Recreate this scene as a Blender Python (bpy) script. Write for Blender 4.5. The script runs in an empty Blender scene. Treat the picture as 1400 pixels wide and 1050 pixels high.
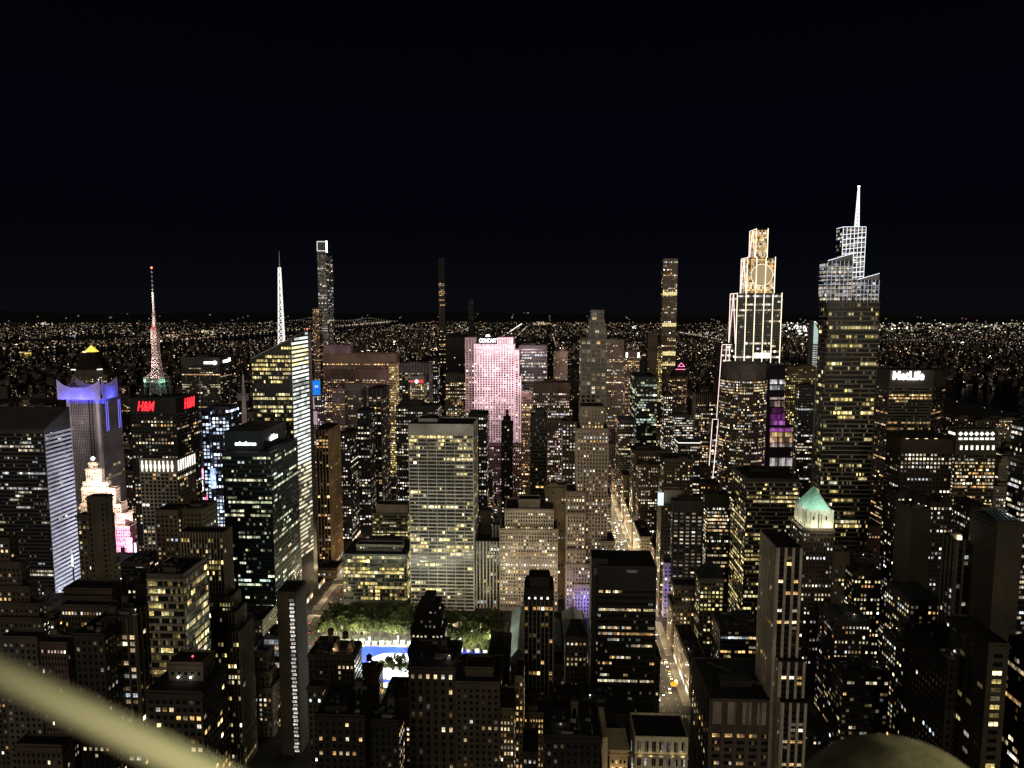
import bpy, math, random
import numpy as np
from mathutils import Vector, Matrix, noise
R = math.radians
random.seed(7); RNG = np.random.default_rng(11)
scene = bpy.context.scene
COL = scene.collection
# ------------------------------------------------------------------ camera
H, F, VPX, HZ = 305.0, 970.0, 745.0, 422.0
YAW, PIT = math.atan((VPX-700)/F), math.atan((525-HZ)/F)
cam_d = bpy.data.cameras.new('camera'); cam = bpy.data.objects.new('camera', cam_d); COL.objects.link(cam)
cam.location = (0, 0, H); cam.rotation_euler = (math.pi/2-PIT, 0, YAW)
cam_d.sensor_width = 36; cam_d.lens = F/1400*36; cam_d.clip_start = .02; cam_d.clip_end = 60000
cam_d.dof.use_dof = True; cam_d.dof.focus_distance = 900; cam_d.dof.aperture_fstop = 24.94/4.2
scene.camera = cam
# ------------------------------------------------------------------ night sky
world = bpy.data.worlds.new('World'); scene.world = world; world.use_nodes = True
wn, wl = world.node_tree.nodes, world.node_tree.links
wbg = wn['Background']
tc = wn.new('ShaderNodeTexCoord'); sp = wn.new('ShaderNodeSeparateXYZ'); wl.new(tc.outputs['Generated'], sp.inputs[0])
cr = wn.new('ShaderNodeValToRGB'); wl.new(sp.outputs['Z'], cr.inputs[0])
el = cr.color_ramp.elements
el[0].position = 0; el[0].color = (.0030, .0036, .0050, 1)
e = el.new(.03); e.color = (.0020, .0027, .0042, 1)
el[1].position = 1; el[1].color = (.0004, .0004, .0006, 1)
e = el.new(.10); e.color = (.0011, .0017, .0038, 1)
e = el.new(.24); e.color = (.0009, .0013, .0036, 1)
e = el.new(.42); e.color = (.0005, .0006, .0012, 1)
wl.new(cr.outputs[0], wbg.inputs[0]); wbg.inputs[1].default_value = .72
# dim warm glow of the floodlit tower behind the camera, low and very soft
sun_d = bpy.data.lights.new('sun', 'SUN'); sun = bpy.data.objects.new('sun', sun_d); COL.objects.link(sun)
sun_d.energy = .54; sun_d.angle = R(50); sun_d.color = (1, .86, .66)
sun.rotation_euler = (R(80), 0, R(0))
scene.view_settings.view_transform = 'Standard'; scene.view_settings.look = 'None'
scene.view_settings.exposure = .28; scene.view_settings.gamma = 1
cy = scene.cycles
cy.use_adaptive_sampling = False; cy.use_denoising = True; cy.max_bounces = 4; cy.diffuse_bounces = 2
cy.glossy_bounces = 2; cy.transmission_bounces = 2; cy.use_light_tree = True; cy.sample_clamp_indirect = 4
cy.caustics_reflective = False; cy.caustics_refractive = False
# ------------------------------------------------------------------ projection helpers (photo pixels 1400x1050)
rt = np.array([math.cos(YAW), math.sin(YAW), 0])
fw = np.array([-math.sin(YAW)*math.cos(PIT), math.cos(YAW)*math.cos(PIT), -math.sin(PIT)])
up = np.cross(rt, fw)
def ray(px, py): return fw*F+rt*(px-700)+up*(525-py)
def P(px, py, Y):
    d = ray(px, py); t = Y/d[1]; return d[0]*t, H+d[2]*t
def G(px, py, z=0):
    d = ray(px, py); t = (z-H)/d[2]; return d[0]*t, d[1]*t
def pix(x, y, z):
    v = np.array([x, y, z-H]); c = v@fw
    return 700+F*(v@rt)/c, 525-F*(v@up)/c
# ------------------------------------------------------------------ materials
MATS = {}
def principled(name):
    m = bpy.data.materials.new(name); m.use_nodes = True
    return m, m.node_tree.nodes, m.node_tree.links, m.node_tree.nodes['Principled BSDF']
def wallmat(c, rough=.85, var=.35, metal=0, spec=.3):
    key = ('w', tuple(round(v, 3) for v in c), rough, metal)
    if key in MATS: return MATS[key]
    m, n, l, b = principled('facade')
    g = n.new('ShaderNodeNewGeometry')
    acc = None
    for sc, w in ((.045, var), (.9, var*.7)):
        t = n.new('ShaderNodeTexNoise'); t.inputs['Scale'].default_value = sc; t.inputs['Detail'].default_value = 4
        l.new(g.outputs['Position'], t.inputs['Vector'])
        mr = n.new('ShaderNodeMapRange'); mr.inputs[1].default_value = .3; mr.inputs[2].default_value = .7
        mr.inputs[3].default_value = 1-w; mr.inputs[4].default_value = 1+w
        l.new(t.outputs[0], mr.inputs[0])
        if acc is None: acc = mr.outputs[0]
        else:
            mu = n.new('ShaderNodeMath'); mu.operation = 'MULTIPLY'; l.new(acc, mu.inputs[0]); l.new(mr.outputs[0], mu.inputs[1]); acc = mu.outputs[0]
    mx = n.new('ShaderNodeVectorMath'); mx.operation = 'SCALE'; mx.inputs[0].default_value = c; l.new(acc, mx.inputs['Scale'])
    l.new(mx.outputs[0], b.inputs['Base Color'])
    b.inputs['Roughness'].default_value = rough; b.inputs['Metallic'].default_value = metal
    b.inputs['Specular IOR Level'].default_value = spec
    MATS[key] = m; return m
def emis(name, c, s, base=(.02, .02, .02)):
    key = ('e', name, c, s)
    if key in MATS: return MATS[key]
    m, n, l, b = principled(name)
    b.inputs['Base Color'].default_value = (*base, 1); b.inputs['Emission Color'].default_value = (*c, 1)
    b.inputs['Emission Strength'].default_value = s
    m.cycles.emission_sampling = 'NONE'; MATS[key] = m; return m
def winmat(obj_level):
    m, n, l, b = principled('window_glass_single' if obj_level else 'window_glass')
    b.inputs['Base Color'].default_value = (.006, .007, .008, 1); b.inputs['Roughness'].default_value = .18
    b.inputs['Specular IOR Level'].default_value = .5
    if obj_level: a = n.new('ShaderNodeObjectInfo'); src = a.outputs['Color']; k = 6
    else: a = n.new('ShaderNodeAttribute'); a.attribute_name = 'lit'; src = a.outputs['Color']; k = 1
    g = n.new('ShaderNodeNewGeometry'); t = n.new('ShaderNodeTexNoise'); t.inputs['Scale'].default_value = .75; t.inputs['Detail'].default_value = 3
    mp = n.new('ShaderNodeMapping'); mp.inputs['Scale'].default_value = (1, 1, 1.7)
    l.new(g.outputs['Position'], mp.inputs[0]); l.new(mp.outputs[0], t.inputs['Vector'])
    mr = n.new('ShaderNodeMapRange'); mr.inputs[1].default_value = .32; mr.inputs[2].default_value = .66; mr.inputs[3].default_value = .25*k; mr.inputs[4].default_value = 1.2*k
    l.new(t.outputs[0], mr.inputs[0]); l.new(src, b.inputs['Emission Color']); st_ = mr.outputs[0]
    if obj_level:   # a blind drawn to a height of its own, and a mullion
        tx = n.new('ShaderNodeTexCoord'); sx = n.new('ShaderNodeSeparateXYZ'); l.new(tx.outputs['Object'], sx.inputs[0])
        def math_(op, x, y):
            q = n.new('ShaderNodeMath'); q.operation = op
            for i, v in enumerate((x, y)):
                if isinstance(v, (int, float)): q.inputs[i].default_value = v
                else: l.new(v, q.inputs[i])
            return q.outputs[0]
        up_ = math_('GREATER_THAN', sx.outputs['Y'], math_('SUBTRACT', a.outputs['Random'], .35))
        blind = math_('SUBTRACT', 1.12, math_('MULTIPLY', up_, .55))
        mul = math_('GREATER_THAN', math_('ABSOLUTE', sx.outputs['X'], 0), .05)
        st_ = math_('MULTIPLY', math_('MULTIPLY', st_, blind), math_('ADD', .25, math_('MULTIPLY', mul, .75)))
    l.new(st_, b.inputs['Emission Strength'])
    m.cycles.emission_sampling = 'NONE'; return m
WIN, WIN1 = winmat(False), winmat(True)
def plainlit():
    m, n, l, b = principled('lights'); a = n.new('ShaderNodeAttribute'); a.attribute_name = 'lit'
    b.inputs['Base Color'].default_value = (.01, .01, .01, 1)
    l.new(a.outputs['Color'], b.inputs['Emission Color']); b.inputs['Emission Strength'].default_value = 1
    m.cycles.emission_sampling = 'NONE'; return m
LIT = plainlit()
TAR = wallmat((.018, .017, .016), .95); DARK = wallmat((.03, .03, .032), .6); STEEL = wallmat((.2, .2, .2), .5)
# ------------------------------------------------------------------ mesh builder
class MB:
    def __init__(s): s.v, s.f, s.m, s.mats = [], [], [], []
    def mi(s, mat):
        if mat not in s.mats: s.mats.append(mat)
        return s.mats.index(mat)
    def poly(s, pts, mat):
        k = len(s.v); s.v += [tuple(p) for p in pts]; s.f.append(tuple(range(k, k+len(pts)))); s.m.append(s.mi(mat))
    def prism(s, poly, z0, z1, mat, top=None, poly1=None, cap=True):
        q = poly1 or poly; n = len(poly); k = len(s.v); i = s.mi(mat)
        zz = z1 if isinstance(z1, (list, tuple)) else [z1]*n
        s.v += [(x, y, z0) for x, y in poly]+[(x, y, z) for (x, y), z in zip(q, zz)]
        for a in range(n):
            b = (a+1) % n; s.f.append((k+a, k+b, k+n+b, k+n+a)); s.m.append(i)
        if cap: s.f.append(tuple(range(k+n, k+2*n))); s.m.append(s.mi(top or mat))
        s.f.append(tuple(range(k+n-1, k-1, -1))); s.m.append(i)
    def box(s, x0, x1, y0, y1, z0, z1, mat, top=None):
        s.prism([(x0, y0), (x1, y0), (x1, y1), (x0, y1)], z0, z1, mat, top)
    def cone(s, cx, cy, r0, r1, z0, z1, mat, n=12, rot=0):
        a = [rot+2*math.pi*i/n for i in range(n)]
        s.prism([(cx+r0*math.cos(t), cy+r0*math.sin(t)) for t in a], z0, z1, mat, poly1=[(cx+r1*math.cos(t), cy+r1*math.sin(t)) for t in a])
    def bar(s, p, q, r, mat, n=4, r1=None):
        p, q = Vector(p), Vector(q); d = (q-p).normalized(); u = d.orthogonal().normalized(); w = d.cross(u)
        k = len(s.v); i = s.mi(mat); r1 = r if r1 is None else r1
        for c, rr in ((p, r), (q, r1)):
            for j in range(n):
                t = 2*math.pi*(j+.5)/n; s.v.append(tuple(c+(u*math.cos(t)+w*math.sin(t))*rr))
        for j in range(n):
            b = (j+1) % n; s.f.append((k+j, k+b, k+n+b, k+n+j)); s.m.append(i)
        s.f.append(tuple(range(k+n-1, k-1, -1))); s.m.append(i); s.f.append(tuple(range(k+n, k+2*n))); s.m.append(i)
    def ball(s, c, r, mat, n=8, sz=1):
        for j in range(n//2):
            t0, t1 = math.pi*j/(n//2)-math.pi/2, math.pi*(j+1)/(n//2)-math.pi/2
            for i in range(n):
                a, b = 2*math.pi*i/n, 2*math.pi*(i+1)/n
                q = [(a, t0), (b, t0), (b, t1), (a, t1)]
                pts = [(c[0]+r*math.cos(t)*math.cos(o), c[1]+r*math.cos(t)*math.sin(o), c[2]+r*sz*math.sin(t)) for o, t in q]
                if j == 0: pts = pts[1:]
                if j == n//2-1: pts = pts[:3]
                s.poly(pts, mat)
    def build(s, name, parent=None, off=(0, 0, 0), smooth=False):
        me = bpy.data.meshes.new(name)
        o = Vector(off); me.from_pydata([(a-o[0], b-o[1], c-o[2]) for a, b, c in s.v], [], s.f)
        for m in s.mats: me.materials.append(m)
        me.polygons.foreach_set('material_index', s.m)
        if smooth:
            import bmesh
            b_ = bmesh.new(); b_.from_mesh(me); bmesh.ops.remove_doubles(b_, verts=b_.verts, dist=1e-5); b_.to_mesh(me); b_.free()
            me.polygons.foreach_set('use_smooth', [True]*len(me.polygons))
        ob = bpy.data.objects.new(name, me); COL.objects.link(ob)
        if parent: ob.parent = parent
        else: ob.location = off
        return ob
def quadmesh(name, Q, rgb, mat, parent=None, off=(0, 0, 0)):
    """Q (N,4,3), rgb (N,3) -> one mesh with a colour per quad"""
    Q = np.asarray(Q, float)-np.array(off); N = len(Q); me = bpy.data.meshes.new(name)
    me.vertices.add(4*N); me.vertices.foreach_set('co', Q.reshape(-1).astype(np.float32))
    me.loops.add(4*N); me.loops.foreach_set('vertex_index', np.arange(4*N, dtype=np.int32))
    me.polygons.add(N); me.polygons.foreach_set('loop_start', np.arange(0, 4*N, 4, dtype=np.int32))
    me.update(calc_edges=True)
    a = me.attributes.new('lit', 'FLOAT_COLOR', 'POINT')
    c = np.ones((N, 4, 4), np.float32); c[:, :, :3] = np.asarray(rgb)[:, None, :]; a.data.foreach_set('color', c.reshape(-1))
    me.materials.append(mat)
    ob = bpy.data.objects.new(name, me); COL.objects.link(ob)
    if parent: ob.parent = parent
    else: ob.location = off
    return ob
def tag(o, label=None, cat=None, group=None, kind=None):
    for k, v in (('label', label), ('category', cat), ('group', group), ('kind', kind)):
        if v: o[k] = v
    return o
def empty(name, loc, label, cat, group=None):
    o = bpy.data.objects.new(name, None); COL.objects.link(o); o.location = loc; o.empty_display_size = .5
    return tag(o, label, cat, group)
def text(name, s, x, y, z, w, mat, parent=None, off=(0, 0, 0), shear=0, face='S', ext=.3, h=None):
    """raised lettering centred at x,y,z, w metres wide"""
    c = bpy.data.curves.new(name, 'FONT'); c.body = s; c.extrude = .02; c.align_x = 'CENTER'; c.align_y = 'CENTER'; c.shear = shear; c.offset = .012
    o = bpy.data.objects.new(name, c); COL.objects.link(o)
    bpy.context.view_layer.update()
    me = bpy.data.meshes.new_from_object(o.evaluated_get(bpy.context.evaluated_depsgraph_get()))
    bpy.data.objects.remove(o); bpy.data.curves.remove(c)
    me.name = name; ob = bpy.data.objects.new(name, me); COL.objects.link(ob)
    me.materials.clear(); me.materials.append(mat)
    xs = [v.co.x for v in me.vertices]; ys = [v.co.y for v in me.vertices]
    sx = w/(max(xs)-min(xs)); sy = h/(max(ys)-min(ys)) if h else sx
    ob.scale = (sx, sy, ext/.02)
    ob.rotation_euler = (math.pi/2, 0, {'S': 0, 'E': math.pi/2, 'W': -math.pi/2}[face])
    ob.location = (x-off[0], y-off[1], z-off[2])
    if parent: ob.parent = parent
    return ob
def lamp(kind, loc, col, watts, size=1, target=None, parent=None, size_y=None, spot=60, blend=.5):
    d = bpy.data.lights.new('lamp_light', kind); d.color = col; d.energy = watts
    if kind == 'AREA':
        d.size = size
        if size_y: d.shape = 'RECTANGLE'; d.size_y = size_y
    else: d.shadow_soft_size = size
    if kind == 'SPOT': d.spot_size = R(spot); d.spot_blend = blend
    o = bpy.data.objects.new('lamp_light', d); COL.objects.link(o); o.location = loc
    if target: o.rotation_euler = (Vector(target)-Vector(loc)).to_track_quat('-Z', 'Y').to_euler()
    return o
# ------------------------------------------------------------------ facades
PAL = {
 'warm': [(4, (1, .82, .54)), (3, (1, .89, .68)), (2, (.97, .96, .9)), (2, (1, .68, .34)), (.5, (.85, .95, 1))],
 'white': [(4, (1, .92, .79)), (3, (1, .85, .65)), (2, (.93, .96, 1))],
 'yellow': [(5, (1, .84, .42)), (3, (1, .9, .58)), (1, (1, .95, .8))],
 'amber': [(4, (1, .7, .36)), (3, (1, .82, .55)), (1, (1, .92, .8))],
 'green': [(4, (.86, .95, .62)), (3, (1, .92, .6)), (2, (.75, .95, .85))],
 'pink': [(4, (1, .8, .74)), (3, (1, .86, .66)), (2, (1, .7, .62)), (1, (.9, .85, 1))],
 'blue': [(4, (.55, .72, 1)), (3, (.8, .9, 1)), (1, (1, .85, .95))],
 'purple': [(3, (.7, .16, .9)), (2, (1, .5, .75)), (2, (1, .7, .4)), (1, (1, .9, .85))],
}
class St:
    def __init__(s, **k):
        s.wall = (.2, .17, .13); s.bay = 3.0; s.fl = 3.7; s.ww = .5; s.wh = .52; s.lit = .2; s.full = .04; s.run = .25
        s.pal = 'warm'; s.br = .9; s.pn = 1; s.fin = 0; s.finw = .5; s.fc = None; s.band = 0; s.bandh = .9; s.bc = None
        s.top = 2.5; s.dim = .1; s.rough = .85; s.sidelit = 1; s.metal = 0; s.sigma = .75; s.blank = 0; s.darkw = 1; s.cor = 0
        for a, b in k.items(): assert hasattr(s, a), a; setattr(s, a, b)
    def but(s, **k):
        n = St(); n.__dict__.update(s.__dict__)
        for a, b in k.items(): assert hasattr(n, a), a; setattr(n, a, b)
        return n
def lit_matrix(nf, n, st, full_rows, litk):
    rg = RNG; L = np.zeros((nf, n, 3))
    pal = PAL[st.pal]; w = np.array([a for a, _ in pal], float); w /= w.sum(); cols = np.array([c for _, c in pal])**(1.55 if st.pal in ('warm', 'yellow', 'amber', 'white') else 1.1)
    pf = np.clip(1.35*st.lit*litk*rg.lognormal(-.3, .8, nf), 0, .9)
    full = rg.random(nf) < st.full*litk
    for r in full_rows:
        if 0 <= r < nf: full[r] = True
    pf[full] = rg.uniform(.5, .92, full.sum())
    on = np.zeros((nf, n), bool); prev = rg.random(nf) < pf
    for j in range(n):
        keep = rg.random(nf) < st.run
        prev = np.where(keep, prev, rg.random(nf) < pf); on[:, j] = prev
    fb = st.br*np.exp(rg.normal(0, .28, nf)); fb[full] = np.maximum(fb[full], st.br*.9)
    b = .98*fb[:, None]*np.exp(rg.normal(-.2, st.sigma, (nf, n)))
    fcol = rg.choice(len(w), nf, p=w); ci = np.where(rg.random((nf, n)) < .6, fcol[:, None], rg.choice(len(w), (nf, n), p=w))
    L = cols[ci]*b[..., None]*on[..., None]
    dim = (~on) & (rg.random((nf, n)) < st.dim)
    L += cols[ci]*(dim*rg.uniform(.02, .16, (nf, n)))[..., None]
    return L
def face_windows(face, a0, a1, c, z0, z1, st, rowys=(), litk=1):
    """windows of one wall: face S/E/W, a0..a1 along it, c the plane -> quads (N,4,3), rgb"""
    Lw = a1-a0; z1 = z1-st.top
    n = max(1, int(round(Lw/st.bay))); nf = int((z1-z0)/st.fl)
    if nf < 1 or Lw < 2: return np.zeros((0, 4, 3)), np.zeros((0, 3))
    bay = Lw/n
    rows = set()
    for zz in rowys:
        rows.add(int((z1-zz)//st.fl))
    L = lit_matrix(nf, n*st.pn, st, rows, litk)
    I, J = np.meshgrid(np.arange(nf), np.arange(n*st.pn), indexing='ij')
    pw = bay*st.ww/st.pn
    u0 = a0+(J//st.pn)*bay+bay*(1-st.ww)/2+(J % st.pn)*pw+(pw*.06 if st.pn > 1 else 0)
    u1 = u0+pw*(.88 if st.pn > 1 else 1)
    zt = z1-I*st.fl-st.fl*(1-st.wh)/2; zb = zt-st.fl*st.wh
    if st.blank:   # blank bays: leave out windows outside the edge bays
        k = (J < st.blank) | (J >= n*st.pn-st.blank)
    elif st.darkw < 1: k = (L.sum(-1) > 0) | (RNG.random(L.shape[:2]) < st.darkw)
    else: k = np.ones_like(u0, bool)
    u0, u1, zt, zb, L = u0[k], u1[k], zt[k], zb[k], L[k]
    cc = np.full_like(u0, c)
    if face == 'S':
        q = [(u0, cc-.06, zb), (u1, cc-.06, zb), (u1, cc-.06, zt), (u0, cc-.06, zt)]
    elif face == 'E':
        q = [(cc+.06, u0, zb), (cc+.06, u1, zb), (cc+.06, u1, zt), (cc+.06, u0, zt)]
    else:
        q = [(cc-.06, u1, zb), (cc-.06, u0, zb), (cc-.06, u0, zt), (cc-.06, u1, zt)]
    Q = np.stack([np.stack(p, -1) for p in q], 1)
    return Q, L
BOXES = []      # every building volume: x0,x1,y0,y1,z0,z1
BLD = []        # records
class Rec: pass
def begin(nick, name, label, cat, cx, cy, group=None):
    r = Rec(); r.nick = nick; r.root = empty(name, (cx, cy, 0), label, cat, group); r.off = (cx, cy, 0)
    r.boxes = []; r.Q = []; r.L = []; r.wall = MB(); r.roof = MB(); r.extra = []; r.px = None; r.ybot = None; r.tanks = 0; r.bulk = True
    r.D = cy; BLD.append(r); return r
def add_box(r, x0, x1, y0, y1, z0, z1, st, rows=(), win=True, litk=1, faces=None):
    wm = wallmat(st.wall, st.rough, metal=st.metal)
    W = r.wall; p = min(.45, (x1-x0)*.1)
    W.box(x0, x1, y0, y1, z0, z1, wm, TAR)
    ph = 1.0
    if x1-x0 > 4 and y1-y0 > 4:   # parapet ring
        W.box(x0, x1, y0, y0+p, z1, z1+ph, wm); W.box(x0, x1, y1-p, y1, z1, z1+ph, wm)
        W.box(x0, x0+p, y0+p, y1-p, z1, z1+ph, wm); W.box(x1-p, x1, y0+p, y1-p, z1, z1+ph, wm)
    if st.cor and x1-x0 > 8:   # cornice and belt courses
        for zc, hh, pr in ((z1-.2, 1.0, .7), (z1-st.top-.5, .5, .3), (z0+12.5, .6, .3)):
            if zc-hh > z0: W.box(x0-pr, x1+pr, y0-pr, y0-.03, zc-hh, zc, wm); W.box(x0-pr, x0-.03, y0-.03, y1, zc-hh, zc, wm); W.box(x1+.03, x1+pr, y0-.03, y1, zc-hh, zc, wm)
    r.boxes.append((x0, x1, y0, y1, z0, z1)); BOXES.append((x0, x1, y0, y1, z0, z1))
    if faces is None:
        faces = ['S']
        if x1 < 25: faces.append('E')
        if x0 > -25: faces.append('W')
    fm = wallmat(st.fc or st.wall, st.rough); bm = wallmat(st.bc or st.wall, st.rough)
    for fc in faces:
        a0, a1, c = {'S': (x0, x1, y0), 'E': (y0, y1, x1), 'W': (y0, y1, x0)}[fc]
        if win:
            Q, L = face_windows(fc, a0+.4, a1-.4, c, z0, z1, st, rows if fc == 'S' else (), litk*(1 if fc == 'S' else st.sidelit))
            r.Q.append(Q); r.L.append(L)
        n = max(1, int(round((a1-a0-.8)/st.bay))); b = (a1-a0-.8)/n
        if st.fin:
            for j in range(n+1):
                u = a0+.4+j*b
                if fc == 'S': W.box(u-st.finw/2, u+st.finw/2, y0-st.fin, y0+.05, z0, z1+.6, fm)
                elif fc == 'E': W.box(x1-.05, x1+st.fin, u-st.finw/2, u+st.finw/2, z0, z1+.6, fm)
                else: W.box(x0-st.fin, x0+.05, u-st.finw/2, u+st.finw/2, z0, z1+.6, fm)
        if st.band:
            nf = int((z1-st.top-z0)/st.fl)
            for k in range(nf+1):
                z = z1-st.top-k*st.fl
                if fc == 'S': W.box(x0, x1, y0-st.band, y0+.05, z-st.bandh/2, z+st.bandh/2, bm)
                elif fc == 'E': W.box(x1-.05, x1+st.band, y0, y1, z-st.bandh/2, z+st.bandh/2, bm)
                else: W.box(x0-st.band, x0+.05, y0, y1, z-st.bandh/2, z+st.bandh/2, bm)
    r.last = (x0, x1, y0, y1, z1)
def geom(D, x0, x1, yt, dep=None, xs=None):
    Xl, za = P(x0, yt, D); Xr, zb = P(x1, yt, D); z = (za+zb)/2
    if xs is not None:
        xc = x1 if xs > x1 else x0
        dep = min(90, max(8, D*(xc-VPX)/(xs-VPX)-D))
    return Xl, Xr, D, D+(dep or 30), z
def bld(nick, label, D, x0, x1, yt, dep=None, xs=None, st=None, tiers=(), cat='office tower', name='office_tower', rows=(), ybot=None, tank=0, bulk=True, litk=1, win=True, group=None):
    X0, X1, Y0, Y1, z = geom(D, x0, x1, yt, dep, xs)
    r = begin(nick, name, label, cat, (X0+X1)/2, Y0, group); r.D = D; r.px = [min(x0, xs or x0), max(x1, xs or x1), yt]
    r.ybot = ybot; r.tanks = tank; r.bulk = bulk; r.st = st
    rz = [P((x0+x1)/2, y, D)[1] for y in rows]
    add_box(r, X0, X1, Y0, Y1, 0, z, st, rz, win, litk)
    r.main = (X0, X1, Y0, Y1, z)
    for t in tiers:
        tD, tx0, tx1, ty = t[:4]; o = t[4] if len(t) > 4 else {}
        g = geom(tD, tx0, tx1, ty, o.get('dep', None), o.get('xs', None))
        if o.get('dep') is None and o.get('xs') is None: g = (g[0], g[1], g[2], max(Y1-2, g[2]+6), g[4])
        s2 = o.get('st', st)
        add_box(r, *g[:4], o.get('z0', 0), g[4], s2, [P((tx0+tx1)/2, y, tD)[1] for y in o.get('rows', ())], o.get('win', win), o.get('litk', litk))
        r.px[0] = min(r.px[0], tx0); r.px[1] = max(r.px[1], tx1); r.px[2] = min(r.px[2], ty)
    return r
def strips(name, r, segs, mat, rad):
    """glowing or metal bars as one part"""
    m = MB()
    for p, q in segs: m.bar(p, q, rad, mat)
    return m.build(name, r.root, r.off)
# ------------------------------------------------------------------ facade styles
LIME = St(cor=1, wall=(.36, .31, .25), bay=3.0, fl=3.7, ww=.48, wh=.52, lit=.16, full=.07, pal='warm')
LIMED = LIME.but(wall=(.2, .165, .125), lit=.14)
BROWN = St(cor=1, wall=(.12, .09, .066), bay=3.1, ww=.45, wh=.5, lit=.1, full=.03, pal='warm')
NEARDK = BROWN.but(wall=(.04, .032, .023), lit=.09, full=.03, pal='warm', br=.9)  # near walls get a darker colour, standing in for the weak light there
RIBBON = St(wall=(.06, .056, .05), bay=3.2, pn=2, ww=.96, wh=.5, lit=.12, full=.06, run=.7, pal='warm', br=.75, dim=.1, rough=.4)
GLASS = St(wall=(.03, .035, .036), bay=2.6, ww=.9, wh=.7, lit=.1, full=.05, run=.6, pal='green', br=.6, rough=.3)
DKGRID = St(wall=(.03, .028, .026), bay=3.4, ww=.5, wh=.5, lit=.12, full=.04, run=.35, pal='white', br=1)
FRAME = St(wall=(.48, .46, .43), bay=9.2, pn=6, ww=.93, wh=.62, fl=3.75, lit=.17, full=.05, dim=.05, run=.78, pal='yellow', br=1.0, fin=.5, finw=.6, band=.4, bandh=1.2, top=10)
PIER = St(wall=(.05, .044, .036), fc=(.34, .29, .22), bay=4.2, ww=.6, wh=.6, lit=.12, full=.04, run=.3, pal='warm', fin=.7, finw=1.1, top=3)
MIDB = St(wall=(.17, .135, .105), bay=3.2, ww=.55, wh=.5, lit=.2, full=.08, run=.3, pal='amber', br=.8)
# ================================================================== left
b = bld('left-edge glass tower', 'dark glass tower at the left edge whose east side glows violet grey', 640, -80, 60, 588, xs=98,
        st=RIBBON.but(wall=(.05, .05, .055), lit=.07, full=.05, pal='white', br=.55), rows=(603, 608, 668, 692), ybot=830, bulk=False, win=True)
tst = b
b = bld('blue-crowned tower', 'purple grey stone tower with a blue lit crown of four pointed fins', 860, 93, 134, 545, xs=166,
        st=St(wall=(.3, .275, .28), bay=2.2, ww=.35, wh=.8, lit=.015, full=.012, run=.8, pal='amber', br=.55, dim=.03), ybot=740, bulk=False)
astor = b
b = bld('pyramid-topped tower', 'far brown tower under a dark dome roof with a small gold glass pyramid on top', 1300, 98, 146, 513, xs=156,
        st=LIMED.but(wall=(.2, .15, .11), lit=.05), ybot=545, bulk=False)
plaza = b
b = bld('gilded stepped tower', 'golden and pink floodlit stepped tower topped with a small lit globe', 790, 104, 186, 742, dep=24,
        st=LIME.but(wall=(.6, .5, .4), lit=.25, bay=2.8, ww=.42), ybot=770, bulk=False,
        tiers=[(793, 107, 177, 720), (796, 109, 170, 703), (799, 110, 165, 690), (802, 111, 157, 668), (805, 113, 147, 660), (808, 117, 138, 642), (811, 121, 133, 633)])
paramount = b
b = bld('blank brown tower', 'dark brown apartment tower with a blank windowless front standing before the gilded stepped tower', 470, 118, 143, 681, dep=9,
        st=BROWN.but(wall=(.085, .07, .05), blank=1, lit=.0, full=0, dim=0, darkw=0), ybot=800, cat='apartment tower', name='apartment_tower', tank=1,
        tiers=[(473, 105, 147, 706, {'dep': 8, 'st': BROWN.but(wall=(.09, .072, .052), lit=.13)})])
b = bld('lit-base loft block', 'low dark block with two fully lit bottom rows of small amber windows', 400, 83, 152, 829, xs=158,
        st=BROWN.but(wall=(.06, .047, .034), bay=1.9, ww=.5, wh=.6, fl=3.6, lit=.05, pal='amber'), rows=(836, 851, 857), cat='loft building', name='loft_building', ybot=862,
        tiers=[(412, 87, 153, 806, {'dep': 14, 'win': False}), (408, 84, 152, 817, {'dep': 18, 'win': False})], bulk=False)
b = bld('far-left terraced block', 'dark brown block stepping down in terraces at the left edge', 440, -40, 12, 737, xs=18,
        st=BROWN.but(wall=(.075, .056, .045), lit=.06), ybot=870, tank=1, cat='loft building', name='loft_building',
        tiers=[(437, -40, 28, 770, {'xs': 36}), (434, -40, 40, 803, {'xs': 47}), (431, -40, 52, 826, {'xs': 59}), (428, -40, 57, 846, {'xs': 64})])
b = bld('red-sign tower', 'dark tower with red letter signs and a row of bright vertical light fins', 705, 177, 240, 546, xs=272,
        st=DKGRID.but(wall=(.035, .033, .032), lit=.16, full=.12, pal='warm', top=14, run=.5, br=.7), ybot=770, bulk=False, rows=(600, 606, 575),
        tiers=[(697, 190, 241, 628, {'xs': 268, 'st': LIME.but(wall=(.3, .27, .22), bay=4.2, ww=.62, wh=.62, fl=4.0, lit=.08, full=.16, top=14)})])
hmt = b
b = bld('blue-lit billboard block', 'glass block with a grid of blue white lights and pink billboards below', 790, 284, 313, 557, xs=327,
        st=St(wall=(.1, .11, .16), bay=4.0, ww=.62, wh=.62, fl=4.2, lit=.6, full=.2, run=.2, pal='blue', br=2.1, sidelit=.3), ybot=720,
        tiers=[(783, 275, 285, 560, {'dep': 12})])
ledb = b
b = bld('twin-sign slab', 'far dark office slab with two white illuminated signs along its roof', 1250, 247, 300, 489, xs=322,
        st=RIBBON.but(lit=.1, full=.12, pal='warm', br=.5, top=14), ybot=545)
twin = b
b = bld('green glass tower', 'dark green glass tower with white lettering on its blank crown', 605, 303, 370, 620, xs=408,
        st=GLASS.but(wall=(.018, .034, .04), bay=2.0, ww=.84, wh=.5, fl=4.0, top=2, lit=.14, full=.1, br=.8), rows=(626, 656, 733, 792), ybot=830, bulk=False,
        tiers=[(619, 306, 359, 591, {'xs': 392, 'win': False})])
sales = b
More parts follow.
